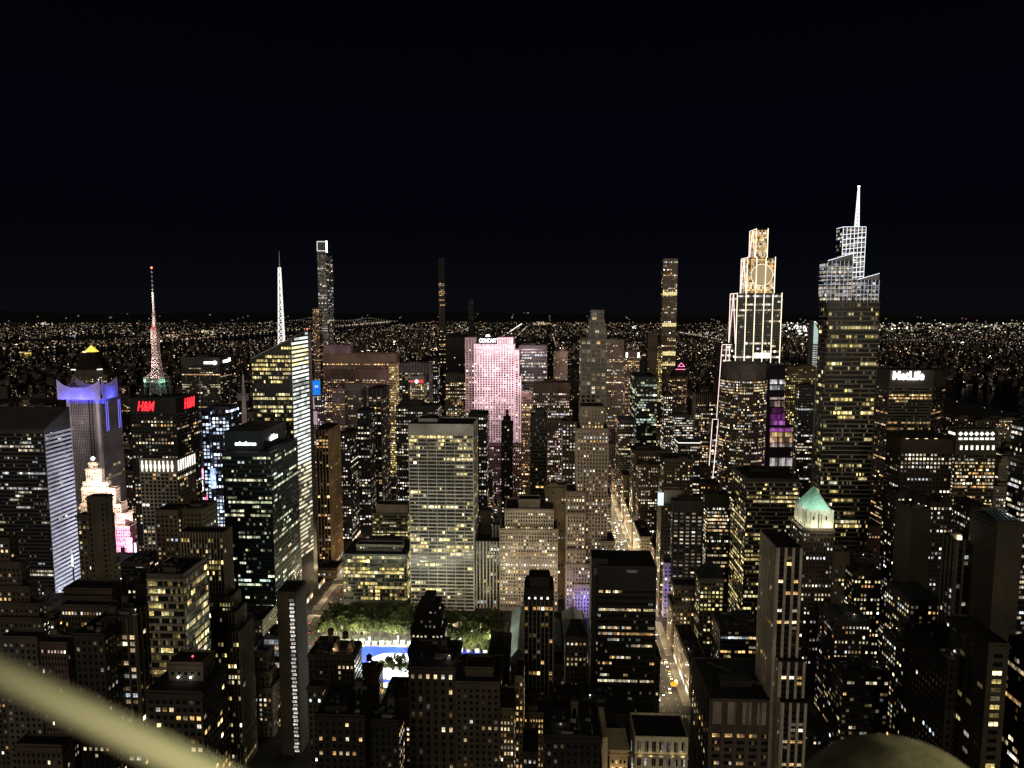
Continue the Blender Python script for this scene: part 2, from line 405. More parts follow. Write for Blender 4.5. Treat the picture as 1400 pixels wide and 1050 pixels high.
b = bld('brown shoulder block', 'brown brick block with a dark hipped top standing before the fin lit tower', 525, 212, 243, 699, dep=22,
        st=BROWN.but(wall=(.15, .115, .085), lit=.22, bay=3.4), ybot=770, tank=1, cat='apartment tower', name='apartment_tower',
        tiers=[(530, 243, 276, 697, {'dep': 26, 'st': BROWN.but(wall=(.12, .1, .06), lit=.0, dim=0)})])
b = bld('ribbed setback tower', 'ribbed stone tower that widens in four stepped setbacks towards its base', 445, 246, 305, 729, xs=317,
        st=PIER.but(wall=(.05, .045, .035), fc=(.3, .255, .19), bay=2.0, finw=.55, fin=.5, ww=.55, wh=.65, lit=.06, full=.07, run=.2, pal='yellow', sidelit=.2),
        rows=(767, 773, 791), ybot=1000,
        tiers=[(441, 287, 316, 817, {'xs': 329, 'rows': (824, 830, 836)}), (437, 290, 322, 838, {'xs': 337}), (433, 292, 327, 864, {'xs': 346, 'rows': (878, 920, 926)})])
b = bld('slanting light block', 'office block with glowing diagonal bands of windows down its east side', 370, 200, 250, 787, xs=285,
        st=RIBBON.but(wall=(.07, .06, .05), bc=(.24, .21, .16), bay=3.0, fl=4.3, wh=.6, lit=.14, full=.05, band=.35, bandh=1.1, pal='yellow', br=.8, sidelit=2.2, dim=.3), rows=(831, ), ybot=930)
slant = b
b = bld('blank-crowned block', 'dark pier fronted block with a blank brown crown and one bright roof lamp', 360, 143, 185, 845, xs=207,
        st=PIER.but(wall=(.03, .024, .018), fc=(.09, .07, .05), bay=4.0, finw=.9, lit=.12, top=9), ybot=945, cat='loft building', name='loft_building', tank=1)
b = bld('red roof-lamp block', 'dark near block whose white lit penthouse carries a red lamp', 290, 200, 276, 947, xs=313,
        st=NEARDK.but(wall=(.04, .032, .025), lit=.12, bay=3.0, ww=.6, pal='amber'), rows=(953,), ybot=1040, bulk=False, cat='loft building', name='loft_building',
        tiers=[(300, 230, 277, 908, {'dep': 12, 'st': NEARDK.but(wall=(.12, .105, .08), lit=0, dim=0)})])
redlamp = b
b = bld('gridded stone block', 'pale stone block with a dense grid of dark windows stepping back at its top', 470, 327, 372, 942, dep=26,
        st=LIMED.but(wall=(.2, .17, .12), bay=3.1, ww=.42, lit=.1, full=.02), ybot=1030, cat='hotel', name='hotel', tank=1,
        tiers=[(473, 331, 369, 920), (476, 337, 366, 893)], bulk=False)
b = bld('narrow dark slab', 'tall narrow dark slab with one bright vertical strip of stairwell windows', 450, 378, 404, 811, xs=419,
        st=NEARDK.but(wall=(.075, .06, .042), lit=0, full=0, dim=0, darkw=0), ybot=1050, win=False, bulk=False, cat='hotel', name='hotel')
slab = b
b = bld('white gridded glass block', 'small white lit glass block squeezed between the stone block and the narrow slab', 485, 360, 396, 872, dep=20,
        st=St(wall=(.1, .1, .1), bay=3.4, ww=.88, wh=.82, fl=4.4, lit=.8, full=.4, pal='white', br=.42, sigma=.4, top=1), ybot=985, cat='glass building', name='glass_building')
b = bld('amber arcade', 'low block along the west side of the wide avenue with amber lit side', 650, 372, 397, 846, dep=108,
        st=St(wall=(.3, .2, .1), bay=4, ww=.9, wh=.8, fl=5, lit=.9, full=1, pal='amber', br=.9, sidelit=1.5, top=.5), cat='low building', name='low_building', ybot=860, bulk=False)
b = bld('glass podium block', 'bright low glass block beside the wide avenue facing the park trees', 705, 468, 556, 759, dep=50,
        st=GLASS.but(wall=(.08, .095, .1), bay=2.6, ww=.85, wh=.7, fl=4.0, lit=.4, full=.25, pal='yellow', br=.7, dim=.5, sigma=.7, top=.5), rows=(762, 776, 803), ybot=835, bulk=False, cat='glass building', name='glass_building',
        tiers=[(718, 487, 549, 746, {'dep': 14, 'st': LIME.but(wall=(.35, .33, .3), lit=.3, top=.3, pal='yellow')})])
b = bld('white concrete grid tower', 'wide pale concrete slab with a grid of ribbon windows and a blank top band', 690, 558, 647, 581, xs=653,
        st=FRAME, rows=(599, 604, 610), ybot=835)
b = bld('stepped beige block', 'block with a blank beige top and yellow window bands beside the pale grid slab', 800, 508, 557, 703, dep=50,
        st=RIBBON.but(wall=(.2, .19, .14), lit=.4, full=.3, pal='yellow', br=.7, top=1), ybot=745,
        tiers=[(806, 514, 557, 691, {'dep': 20, 'win': False, 'st': LIME.but(wall=(.42, .36, .26))})], bulk=False)
b = bld('orange-pier tower', 'slender tower with orange brown piers and rows of bright windows under its roof', 800, 431, 449, 588, xs=465,
        st=PIER.but(fc=(.33, .22, .13), wall=(.045, .036, .03), bay=3.5, finw=.9, ww=.6, lit=.1, full=.03, sidelit=.8, pal='amber'), rows=(601, 606, 611), ybot=780)
b = bld('speckled black tower', 'slim black tower speckled with cold white windows', 890, 464, 478, 593, xs=490, st=DKGRID.but(lit=.22, bay=3.4), ybot=745)
b = bld('banded black tower', 'black tower with lit slits in vertical columns beside the speckled black tower', 960, 488, 505, 562, xs=512,
        st=PIER.but(wall=(.02, .02, .02), fc=(.05, .045, .04), bay=4.5, lit=.22, pal='white'), ybot=700)
b = bld('lantern-topped tower', 'dark ribbed tower with an amber lit band below its blank purple top', 1010, 503, 521, 532, xs=532,
        st=PIER.but(wall=(.03, .028, .028), fc=(.1, .09, .09), bay=6, lit=.2, top=11), rows=(543, 547), ybot=680)
b = bld('pale purple block', 'plain pale purple block with three amber window rows', 1030, 454, 471, 532, dep=25,
        st=St(wall=(.36, .29, .3), bay=2.6, ww=.6, wh=.4, lit=.1, full=.2, pal='amber', br=.6), ybot=575)
b = bld('two-window block', 'grey gridded block with two large yellow windows near its top', 1040, 471, 494, 531, dep=30,
        st=LIMED.but(wall=(.22, .2, .19), bay=4.4, ww=.6, lit=.15), ybot=570,
        tiers=[(1046, 473, 497, 526, {'dep': 18, 'win': False})])
b = bld('broad brown slab', 'broad brown office slab with amber lit window rows below its blank top', 1230, 443, 529, 506, xs=531,
        st=MIDB.but(wall=(.15, .1, .085), bay=3.3, lit=.32, full=.15, pal='amber', top=16, br=.7), rows=(511, 519, 522), ybot=530)
b = bld('broad rear slab', 'broad tan slab behind the brown slab with a purple plant room on its roof', 1340, 441, 541, 484, xs=546,
        st=MIDB.but(wall=(.22, .16, .11), bay=3.4, lit=.12, full=.07, pal='amber', top=18), ybot=505, bulk=False,
        tiers=[(1348, 443, 479, 473, {'dep': 20, 'win': False, 'st': MIDB.but(wall=(.3, .22, .26))})], rows=(497,))
b = bld('golden strip tower', 'thin tower edge with columns of gold lit windows', 1150, 531, 541, 499, dep=24,
        st=MIDB.but(wall=(.35, .26, .12), bay=3.2, ww=.7, lit=.6, full=.3, pal='yellow', br=.8), ybot=660)
b = bld('stepped black slab', 'black slab with stepped roof and white window rows left of the pale grid slab', 900, 541, 598, 556, dep=34,
        st=DKGRID.but(lit=.25, full=.1, run=.6, bay=3.2, br=.7), rows=(566,), ybot=575,
        tiers=[(905, 547, 577, 549, {'dep': 16, 'win': False})])
b = bld('grey finned slab', 'grey slab with pale vertical fins across its windowless top', 1370, 545, 587, 497, dep=34,
        st=PIER.but(wall=(.09, .085, .085), fc=(.26, .24, .24), bay=6, finw=1.4, lit=.3, full=.1, top=18, pal='warm'), ybot=550)
b = bld('red-sign mid block', 'mid distance block with a red and white illuminated sign at its top', 1290, 560, 580, 515, dep=30,
        st=MIDB.but(wall=(.12, .11, .09), lit=.4, full=.1, top=14, pal='yellow', br=.7), ybot=550)
redsign = b
b = bld('cold-edged glass tower', 'dark glass tower whose edge shows a ladder of cold white lights', 1420, 586, 598, 492, dep=34, st=DKGRID.but(lit=.3, full=.05, bay=4), ybot=540)
b = bld('black granite slab', 'plain black slab with hardly any lit windows left of the pink slab', 1450, 609, 636, 459, dep=44, st=DKGRID.but(wall=(.008, .008, .009), lit=.008, full=0, dim=.01), ybot=508)
b = bld('ribbed crown block', 'block with a ribbed windowless crown and many lit windows before the black slab', 1380, 609, 637, 511, dep=30,
        st=PIER.but(wall=(.05, .045, .04), fc=(.2, .17, .13), bay=4.4, lit=.4, full=.08, top=17, pal='warm'), ybot=565)
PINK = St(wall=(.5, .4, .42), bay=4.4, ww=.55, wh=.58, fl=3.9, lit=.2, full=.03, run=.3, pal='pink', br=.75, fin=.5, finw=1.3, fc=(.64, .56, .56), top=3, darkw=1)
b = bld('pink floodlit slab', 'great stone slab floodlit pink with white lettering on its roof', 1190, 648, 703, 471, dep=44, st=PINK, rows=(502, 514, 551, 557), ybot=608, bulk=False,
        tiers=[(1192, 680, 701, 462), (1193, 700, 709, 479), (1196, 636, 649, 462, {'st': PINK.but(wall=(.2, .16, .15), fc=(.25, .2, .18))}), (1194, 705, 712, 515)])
comcast = b
b = bld('low red setback', 'low dark red brown block at the foot of the pink slab', 1125, 664, 713, 609, dep=20, st=BROWN.but(wall=(.1, .06, .055), lit=.3, pal='pink'), ybot=640, bulk=False)
b = bld('wide-band tower', 'dark tower with broad horizontal bands of white light and a pale roof edge', 1265, 709, 748, 473, dep=40,
        st=RIBBON.but(wall=(.05, .045, .04), bc=(.3, .25, .2), lit=.3, full=.2, br=.65, pal='white', fl=5, top=4), ybot=520)
b = bld('pale shaft tower', 'tan shaft tower with two bright lamps at its rounded top', 1340, 757, 776, 481, dep=30, st=LIMED.but(wall=(.3, .24, .18), lit=.1, top=10), ybot=520)
b = bld('rosy window block', 'tan block with fine vertical ribs on its crown and a rosy carpet of lit windows', 1030, 729, 779, 524, dep=40,
        st=PIER.but(wall=(.12, .085, .07), fc=(.34, .25, .21), bay=2.6, finw=.6, ww=.6, wh=.6, lit=.34, full=.14, top=14, pal='pink', br=.7), rows=(537, 540, 549, 568), ybot=640)
b = bld('tan annex block', 'lower tan block with warm windows between the pink slab and the rosy block', 1070, 713, 729, 540, dep=36,
        st=MIDB.but(wall=(.3, .22, .16), bay=2.6, lit=.4, full=.1), ybot=625)
b = bld('black spired block', 'black stepped silhouette tower before the foot of the pink slab', 870, 685, 701, 579, dep=20, st=DKGRID.but(wall=(.015, .014, .013), lit=.1), ybot=650,
        tiers=[(873, 688, 698, 571, {'dep': 10})], tank=1)
b = bld('black louvred tower', 'black tower with faint greenish horizontal louvres and a stepped top', 860, 725, 748, 569, dep=28,
        st=RIBBON.but(wall=(.02, .022, .02), bc=(.05, .055, .048), band=.3, bandh=.8, lit=.04, full=0, fl=4.4), ybot=640, tiers=[(864, 732, 744, 561, {'dep': 12, 'win': False})])
b = bld('white dotted tower', 'dark tower dotted with white windows just right of the pale grid slab', 770, 640, 665, 567, dep=30, st=DKGRID.but(lit=.3, bay=2.8, br=.75), ybot=690)
b = bld('white column tower', 'brown block with two columns of cold white windows beside the ribbed art deco tower', 850, 769, 788, 577, dep=30, st=DKGRID.but(wall=(.12, .1, .075), bay=3.6, lit=.5, ww=.42, br=.8), ybot=640)
DECO = LIME.but(wall=(.36, .29, .23), bay=2.9, ww=.42, wh=.55, lit=.26, full=.06, fin=.35, finw=.8, fc=(.42, .34, .27))
b = bld('ribbed art deco tower', 'tall ribbed stone art deco tower rising between two lower stepped wings', 692, 795, 826, 557, dep=34, st=DECO, ybot=830, bulk=False, rows=(606, 628, 660, 700),
        tiers=[(689, 789, 832, 587, {'dep': 40}), (687, 775, 800, 673, {'dep': 30, 'rows': (693,)}), (685, 775, 800, 702, {'dep': 30, 'rows': (716, 728)}), (682, 775, 801, 752, {'dep': 34, 'rows': (760, 766)}), (680, 774, 836, 772, {'dep': 38}), (678, 785, 839, 800, {'dep': 40}), (681, 822, 840, 741, {'dep': 30})])
deco = b
b = bld('blank beige wing', 'nearly blank beige block between the stone office block and the art deco tower', 722, 745, 776, 668, dep=24,
        st=LIMED.but(wall=(.32, .25, .16), blank=0, lit=.02, full=.0, darkw=.12, bay=3.4), ybot=820, rows=(682,), tiers=[(728, 747, 775, 664, {'dep': 14, 'win': False})])
b = bld('stone office block', 'broad stone office block with paired windows lit in scattered rows', 694, 690, 757, 697, dep=40,
        st=LIME.but(wall=(.4, .34, .27), bay=2.6, pn=1, ww=.5, lit=.18, full=.1, run=.35, fl=3.6), rows=(724, 735, 748), ybot=828,
        tiers=[(691, 683, 763, 724, {'dep': 46, 'rows': (749, 757, 809)}), (702, 709, 738, 684, {'dep': 18, 'win': False})], bulk=False)
b = bld('arched cornice block', 'pale stone block with tall vertical bays and a row of arches under its cornice', 696, 651, 684, 741, dep=40,
        st=PIER.but(wall=(.09, .08, .07), fc=(.5, .46, .42), bay=3.6, finw=1.2, fin=.6, ww=.5, wh=.8, lit=.06, full=0, top=2), ybot=830, bulk=False,
        tiers=[(720, 656, 671, 699, {'dep': 12, 'win': False, 'st': NEARDK}), (712, 673, 683, 719, {'dep': 10, 'win': False})])
arched = b
b = bld('square-window tower', 'tall pale tower of big square windows that narrows in steps towards an open top', 748, 794, 829, 508, dep=30,
        st=St(wall=(.27, .24, .21), bay=5.4, ww=.66, wh=.68, fl=4.6, lit=.12, full=.03, pal='warm', br=.8, dim=.25, top=1), ybot=550, rows=(), bulk=False,
        tiers=[(749, 794, 829, 464, {'rows': (468,)}), (751, 804, 829, 449), (753, 806, 827, 438), (755, 808, 826, 425)])
# ================================================================== centre right, mid distance
b = bld('far blank tan slab', 'far tan slab with a blank front peeping over the square windowed tower', 1500, 828, 853, 465, dep=30, st=LIMED.but(wall=(.26, .23, .17), lit=.05, full=.1, darkw=.2), ybot=485)
b = bld('corner-lamp block', 'far block with a bright lamp at each corner of its recessed top', 1360, 855, 875, 481, dep=30, st=MIDB.but(lit=.35, top=9, br=.8), ybot=520)
clamp = b
b = bld('far brown shaft', 'slim brown windowless shaft left of the tall thin square grid tower', 1660, 886, 899, 456, dep=24, st=BROWN.but(wall=(.15, .12, .08), lit=.01, full=0, dim=0, darkw=.1), ybot=500)
b = bld('gold sliver tower', 'sliver of a gold lit facade hugging the tall thin square grid tower', 1720, 900, 906, 479, dep=20, st=MIDB.but(wall=(.4, .3, .12), lit=.6, full=.3, pal='yellow'), ybot=515)
b = bld('thin square grid tower', 'very tall thin square grid tower with bright yellow bands at regular heights', 1830, 907, 927, 354, xs=905,
        st=St(wall=(.24, .18, .13), bay=4.7, fl=4.7, ww=.62, wh=.62, lit=.08, full=0, dim=.12, pal='warm', br=.8, top=1), ybot=515, bulk=False,
        rows=(358, 376, 398, 400, 403, 441, 444, 446, 480, 483, 486, 496, 499))
thin = b
b = bld('neon pyramid block', 'block crowned by a small pyramid outlined in pink neon', 1700, 917, 940, 515, dep=28, st=MIDB.but(wall=(.15, .11, .1), lit=.2, pal='pink'), ybot=540, bulk=False)
neon = b
b = bld('dark teal glass tower', 'dark teal glass tower with two thin white lit floors', 1060, 871, 899, 516, xs=862, st=GLASS.but(lit=.18, full=.06, br=.6), rows=(527, 534, 555), ybot=575)
b = bld('low banded office', 'wide dark office block with narrow window bands and small white lights', 1090, 846, 897, 575, dep=44, st=RIBBON.but(bc=(.14, .12, .1), band=.25, bandh=.8, lit=.12, full=.08, br=.6), rows=(581, 596), ybot=612)
b = bld('brown shoulder office', 'brown stepped office block below the wide banded office', 910, 866, 907, 617, dep=36, st=BROWN.but(wall=(.13, .1, .075), lit=.16, full=.08), rows=(618,), ybot=690, tank=1)
b = bld('brown dotted block', 'brown brick block with rows of small cold windows facing the avenue', 885, 873, 903, 636, dep=20, st=BROWN.but(wall=(.16, .11, .08), lit=.24, full=.08, pal='white'), ybot=720)
b = bld('white-topped column block', 'narrow block with a white glowing rooftop and dotted windows', 1085, 908, 920, 540, dep=26, st=DKGRID.but(wall=(.1, .09, .07), lit=.4), ybot=620)
b = bld('tan rib block', 'tan block with a pink lit sign below the neon pyramid', 1500, 919, 939, 517, dep=30, st=MIDB.but(wall=(.2, .15, .12), lit=.18), ybot=560)
b = bld('fluted office tower', 'fluted dark tower with pale ribs and three full rows of white windows', 1200, 951, 981, 539, xs=947,
        st=PIER.but(wall=(.03, .028, .024), fc=(.22, .19, .14), bay=3.4, finw=.8, lit=.25, full=.12, top=13, pal='warm'), rows=(549, 565, 573), ybot=640)
b = bld('curved light block', 'rounded low block ringed by curved bands of white light', 1070, 921, 948, 568, dep=30, st=RIBBON.but(lit=.4, full=.3, br=.8, pal='white'), rows=(580, 586, 590), ybot=600)
b = bld('white parapet block', 'dark block edged by a bright white line along its roof', 905, 927, 958, 607, xs=922, st=RIBBON.but(lit=.2, full=.2, br=.8, pal='white'), rows=(613,), ybot=640)
wpar = b
b = bld('gabled stone block', 'dark stone block with an ornate gabled roofline behind the black window tower', 800, 908, 948, 628, dep=34, st=BROWN.but(wall=(.1, .085, .06), lit=.14, bay=2.8), ybot=680, tank=1)
b = bld('amber bay tower', 'tall block of amber square windows behind the terraced glass tower', 1170, 1076, 1116, 502, dep=36,
        st=MIDB.but(wall=(.2, .15, .08), bay=3.6, lit=.4, full=.15, pal='yellow', br=.65, wh=.55), rows=(526, 529), ybot=620)
b = bld('diagonal-light tower', 'black tower with cold diagonal light strips beside the terraced glass tower', 900, 1093, 1114, 527, xs=1088, st=RIBBON.but(wall=(.02, .02, .02), lit=.1, full=.08, pal='white'), ybot=640)
# ================================================================== centre front
b = bld('horizontal louvre tower', 'dark office tower wrapped in thin pale horizontal bands facing the avenue', 640, 1021, 1094, 656, xs=1001,
        st=RIBBON.but(wall=(.03, .027, .022), bc=(.2, .175, .13), band=.3, bandh=.7, bay=3, fl=3.9, lit=.16, full=.05, run=.55, pal='yellow', br=.7, sidelit=1.6), rows=(676, 683, 738, 745, 752, 758, 766), ybot=830)
b = bld('black window tower', 'black tower with four columns of dim white windows', 680, 920, 962, 686, xs=917, st=DKGRID.but(bay=6.2, ww=.52, wh=.42, lit=.3, full=.03, dim=.5, br=.55, top=10), rows=(743, 786, 791), ybot=800)
b = bld('bright-rows block', 'dark block stacked with bright full rows of warm windows', 700, 967, 998, 677, xs=963, st=DKGRID.but(lit=.3, bay=2.4, pn=2, ww=.9, run=.5, pal='warm', br=.8, top=12), rows=(703, 706, 711, 717, 724, 739), ybot=750)
b = bld('roof-sign box', 'dark block with a pale blank roof box and a small cold lit sign', 690, 904, 944, 690, dep=26, st=NEARDK.but(lit=.06), ybot=740, bulk=False,
        tiers=[(694, 909, 931, 671, {'dep': 10, 'win': False, 'st': LIMED.but(wall=(.22, .2, .16))})])
signbox = b
b = bld('pyramid-roof block', 'stone block under a dark steep pyramid roof with lit yellow windows', 590, 957, 990, 792, xs=951, st=BROWN.but(wall=(.14, .12, .085), lit=.25, full=.1, bay=3.2, ww=.55, pal='yellow'), rows=(817, 829), ybot=880, bulk=False)
pyr = b
b = bld('shaded terrace block', 'grey stone block with terraces and a few warm windows left of the pyramid roof', 618, 922, 955, 802, xs=917, st=BROWN.but(wall=(.15, .13, .1), lit=.14, pal='amber'), ybot=860, tank=1,
        tiers=[(611, 919, 950, 828, {'dep': 24})])
b = bld('violet-lit block', 'narrow avenue block washed in violet light on its corner', 683, 908, 919, 771, xs=901, st=LIMED.but(wall=(.4, .36, .42), lit=.15, sidelit=1.5), ybot=850)
violet = b
b = bld('long avenue block', 'long low stone block whose side runs along the lit avenue', 535, 943, 968, 906, xs=921, st=LIMED.but(wall=(.26, .22, .16), lit=.12, bay=3.4), ybot=960, tank=0, cat='loft building', name='loft_building')
b = bld('pale avenue block', 'pale narrow stone block on the far stretch of the lit avenue', 810, 876, 892, 735, xs=866, st=LIMED.but(wall=(.34, .31, .25), lit=.12), ybot=780, cat='loft building', name='loft_building')
b = bld('warm avenue block', 'low brown block beside the top of the lit avenue', 905, 864, 884, 708, xs=853, st=BROWN.but(wall=(.2, .16, .12), lit=.15), ybot=760, cat='loft building', name='loft_building')
b = bld('black modern tower', 'wide black modern tower with scattered white light rows left of the lit avenue', 440, 818, 898, 776, dep=30,
        st=RIBBON.but(wall=(.016, .015, .014), bay=3.0, fl=4.0, lit=.1, full=.06, br=.7, pal='warm', top=14, wh=.4), rows=(810, 833, 858, 863), ybot=975, bulk=False,
        tiers=[(443, 809, 831, 766, {'dep': 18, 'win': False})])
hsbc = b
b = bld('four-lamp tower', 'slim pier fronted tower with four bright lamps below its dark crown', 445, 716, 757, 822, dep=30,
        st=PIER.but(wall=(.022, .02, .018), fc=(.2, .175, .14), bay=2.7, finw=.45, fin=.4, ww=.7, wh=.62, lit=.1, full=0, pal='amber', br=.8), rows=(828, 833), ybot=930, bulk=False,
        tiers=[(449, 718, 756, 806, {'dep': 22, 'win': False, 'st': NEARDK.but(wall=(.03, .026, .02))}), (452, 724, 751, 791, {'dep': 14, 'win': False, 'st': NEARDK})])
fourlamp = b
b = bld('lit row townhouse', 'dark stone block with one bright row of arched windows under a peaked roof', 470, 773, 803, 872, dep=26, st=NEARDK.but(wall=(.06, .05, .037), bay=3.0, lit=.03), rows=(877, 904), ybot=950, bulk=False, cat='loft building', name='loft_building')
peak = b
b = bld('white pier tower', 'slim near tower with four white vertical piers', 425, 1063, 1096, 750, xs=1041,
        st=PIER.but(wall=(.02, .018, .016), fc=(.42, .37, .3), bay=4.3, finw=1.6, fin=.9, ww=.6, wh=.5, lit=.16, full=.03, top=4, pal='amber', sidelit=.6), rows=(771, 779), ybot=1000, bulk=False,
        tiers=[(418, 1066, 1100, 906, {'dep': 30}), (412, 1069, 1102, 962, {'dep': 30})])
b = bld('green pyramid tower', 'dark brick tower crowned by a floodlit green copper pyramid roof', 545, 1098, 1141, 724, xs=1080,
        st=BROWN.but(wall=(.075, .055, .038), bay=2.6, lit=.14, full=.03, pal='white', run=.45, br=.9), rows=(800, 849), ybot=1000, bulk=False)
greenroof = b
b = bld('near roof block', 'big near block with a broad dark roof and pale striped panels below its edge', 425, 971, 1075, 958, xs=946,
        st=St(wall=(.075, .06, .048), bay=7.8, ww=.62, wh=.5, fl=4.6, pn=3, lit=.05, full=0, run=.6, pal='amber', br=.7, top=21, fin=.5, finw=2.0, fc=(.09, .072, .058)), ybot=1050, bulk=False, cat='loft building', name='loft_building')
nearroof = b
b = bld('lit-band podium', 'dark block with one bright yellow band of windows behind the near dark roof', 520, 985, 1040, 858, dep=26, st=NEARDK.but(lit=.05, bay=2.6, ww=.85, pal='warm', wh=.5), rows=(875,), ybot=890, cat='loft building', name='loft_building')
# ================================================================== right
b = bld('wide-sign tower', 'wide dark tower with a glowing white rooftop sign behind the terraced glass tower', 865, 1217, 1277, 507, dep=44,
        st=RIBBON.but(wall=(.06, .052, .042), bc=(.13, .11, .085), band=.3, bandh=.9, lit=.05, full=.03, top=20, br=.6, pal='amber'), rows=(541, 545, 578, 585), ybot=600, bulk=False)
metlife = b
b = bld('hip-roofed dark tower', 'dark brown tower under a black hip roof with tidy rows of white windows', 640, 1232, 1304, 601, xs=1212,
        st=DKGRID.but(wall=(.05, .036, .025), bay=3.2, lit=.12, full=.08, pal='white', top=12, br=1.1), rows=(623, 629, 640, 655), ybot=690, bulk=False)
hip = b
b = bld('diamond-light block', 'block with three rows of bright diamond lights below its flat top', 760, 1308, 1364, 588, xs=1296,
        st=DKGRID.but(wall=(.09, .08, .05), bay=3.0, pn=2, ww=.9, lit=.3, full=.25, pal='warm', br=.9, top=26), rows=(640, 647, 652), ybot=670, bulk=False)
diam = b
b = bld('right-edge ladder tower', 'tower at the right edge striped with slanting cold white lights', 560, 1404, 1460, 580, xs=1384, st=RIBBON.but(wall=(.025, .025, .025), lit=.25, full=.3, pal='white', br=.9, fl=4.2), ybot=700)
b = bld('white-row corner block', 'dark corner block with one row of square white windows under its roof', 600, 1227, 1258, 676, xs=1211, st=DKGRID.but(wall=(.04, .03, .022), bay=2.9, lit=.22, full=.05, top=3), rows=(684, ), ybot=770)
b = bld('slender blank shaft', 'slender blank brown shaft rising between two dotted towers', 520, 1247, 1274, 698, dep=24, st=NEARDK.but(wall=(.05, .04, .026), lit=0, full=0, dim=0, darkw=0), ybot=800)
b = bld('dotted column tower', 'dark tower with one neat column of white windows at its edge', 570, 1271, 1303, 688, dep=26, st=DKGRID.but(wall=(.03, .025, .018), bay=3, lit=.16), ybot=800)
b = bld('ridge-window block', 'brown block with a long slanting row of small white windows along its side', 560, 1341, 1358, 696, xs=1304, st=BROWN.but(wall=(.09, .062, .034), bay=2.2, lit=.06, full=.07, pal='white', top=3), rows=(700, 706), ybot=740, bulk=False)
b = bld('dark pier tower', 'dark tower with tall vertical piers and a pale lamp on its roof', 430, 1308, 1346, 741, xs=1291,
        st=PIER.but(wall=(.02, .016, .012), fc=(.085, .07, .05), bay=4, finw=1.3, lit=.02, full=0, top=4, sidelit=3, pal='white'), ybot=930, bulk=False)
pierlamp = b
b = bld('blank right slab', 'tall blank brown slab at the right with a cold lit roof terrace', 405, 1364, 1400, 716, dep=26, st=NEARDK.but(wall=(.06, .05, .034), lit=0, full=0, dim=0, darkw=0), ybot=900, bulk=False)
rslab = b
b = bld('bright-window corner', 'dark corner building with many square white windows on two sides', 470, 1244, 1288, 822, xs=1212, st=DKGRID.but(wall=(.035, .028, .02), bay=3.0, lit=.35, full=.1, pal='warm', ww=.5, wh=.5, sidelit=1.4), ybot=890, tank=1,
        tiers=[(464, 1226, 1268, 880, {'dep': 20})])
b = bld('blazing-row block', 'low dark block with three blazing rows of white windows', 560, 1168, 1206, 783, xs=1156, st=DKGRID.but(wall=(.04, .032, .024), bay=2.7, lit=.35, full=.2, pal='warm', top=2), rows=(797, 804, 808), ybot=830)
b = bld('beige blank stub', 'small block with a blank beige side behind the green pyramid tower', 575, 1142, 1162, 756, dep=26, st=LIMED.but(wall=(.13, .11, .075), lit=.03, darkw=.1), ybot=800)
b = bld('rounded shoulder block', 'dark block with a rounded shoulder and small lit windows below the terraced glass tower', 600, 1170, 1203, 764, dep=26, st=NEARDK.but(wall=(.06, .05, .036), lit=.06), ybot=785)
b = bld('twin-row dark block', 'dark block with two dotted rows of windows right of the green pyramid tower', 500, 1141, 1190, 850, dep=30, st=NEARDK.but(wall=(.05, .04, .03), bay=2.5, lit=.1, pal='warm'), rows=(860, 877, 893, 898), ybot=905)
b = bld('glowing-strip roof block', 'low black block with a long yellow strip of lit windows under its roof', 430, 1153, 1216, 918, xs=1138, st=NEARDK.but(wall=(.02, .018, .015), bay=2.3, ww=.85, lit=.05, pal='warm', top=2), rows=(931,), ybot=960)
b = bld('sheer dark block', 'sheer black block on the lower right with a single group of three lit windows', 330, 1296, 1356, 905, dep=40, st=NEARDK.but(wall=(.02, .016, .012), lit=.015, full=0, dim=0), ybot=1050, cat='loft building', name='loft_building')
b = bld('stair-lit slab', 'brown slab at the lower right with a column of wide yellow windows', 310, 1352, 1380, 882, dep=30, st=NEARDK.but(wall=(.055, .045, .03), bay=8, ww=.5, wh=.5, fl=4, lit=.3, full=0, pal='yellow', top=3, sidelit=.12), ybot=1030, cat='loft building', name='loft_building')
b = bld('corner streak block', 'dark block in the lower right corner streaked with slanting lit windows', 300, 1420, 1500, 900, xs=1378, st=RIBBON.but(wall=(.02, .018, .015), lit=.2, full=.1, br=.7), ybot=1050)
b = bld('dim terrace block', 'dim block stepping down in terraces with yellow windows near its corner', 395, 1290, 1302, 882, xs=1262, st=NEARDK.but(wall=(.06, .05, .036), lit=.2, bay=3), ybot=960, tiers=[(388, 1262, 1285, 930, {'dep': 30})])
# ================================================================== bottom, near
b = bld('arched masonry block', 'dark masonry block with tall arched openings below a deep cornice', 385, 558, 622, 914, dep=34, st=NEARDK.but(wall=(.055, .044, .03), bay=4.2, ww=.4, wh=.62, fl=4.6, lit=.03), ybot=1050, cat='loft building', name='loft_building', tank=1, rows=())
b = bld('plain masonry block', 'plain dark masonry block with few lit windows beside the arched block', 375, 622, 683, 934, dep=32, st=NEARDK.but(wall=(.06, .048, .034), bay=3.4, lit=.06), ybot=1050, cat='loft building', name='loft_building', tiers=[(382, 636, 674, 914, {'dep': 14, 'win': False})], bulk=False)
b = bld('chimneyed block', 'dark block with amber lit roof gables and narrow window rows', 432, 449, 484, 896, xs=495, st=NEARDK.but(wall=(.055, .042, .03), bay=2.6, lit=.1), ybot=1000, cat='loft building', name='loft_building', tank=1)
gable = b
b = bld('dim rooftop block', 'dim block with cluttered roofs beside the narrow dark slab', 440, 421, 449, 896, dep=26, st=NEARDK.but(lit=.05), ybot=960, tank=1, cat='loft building', name='loft_building')
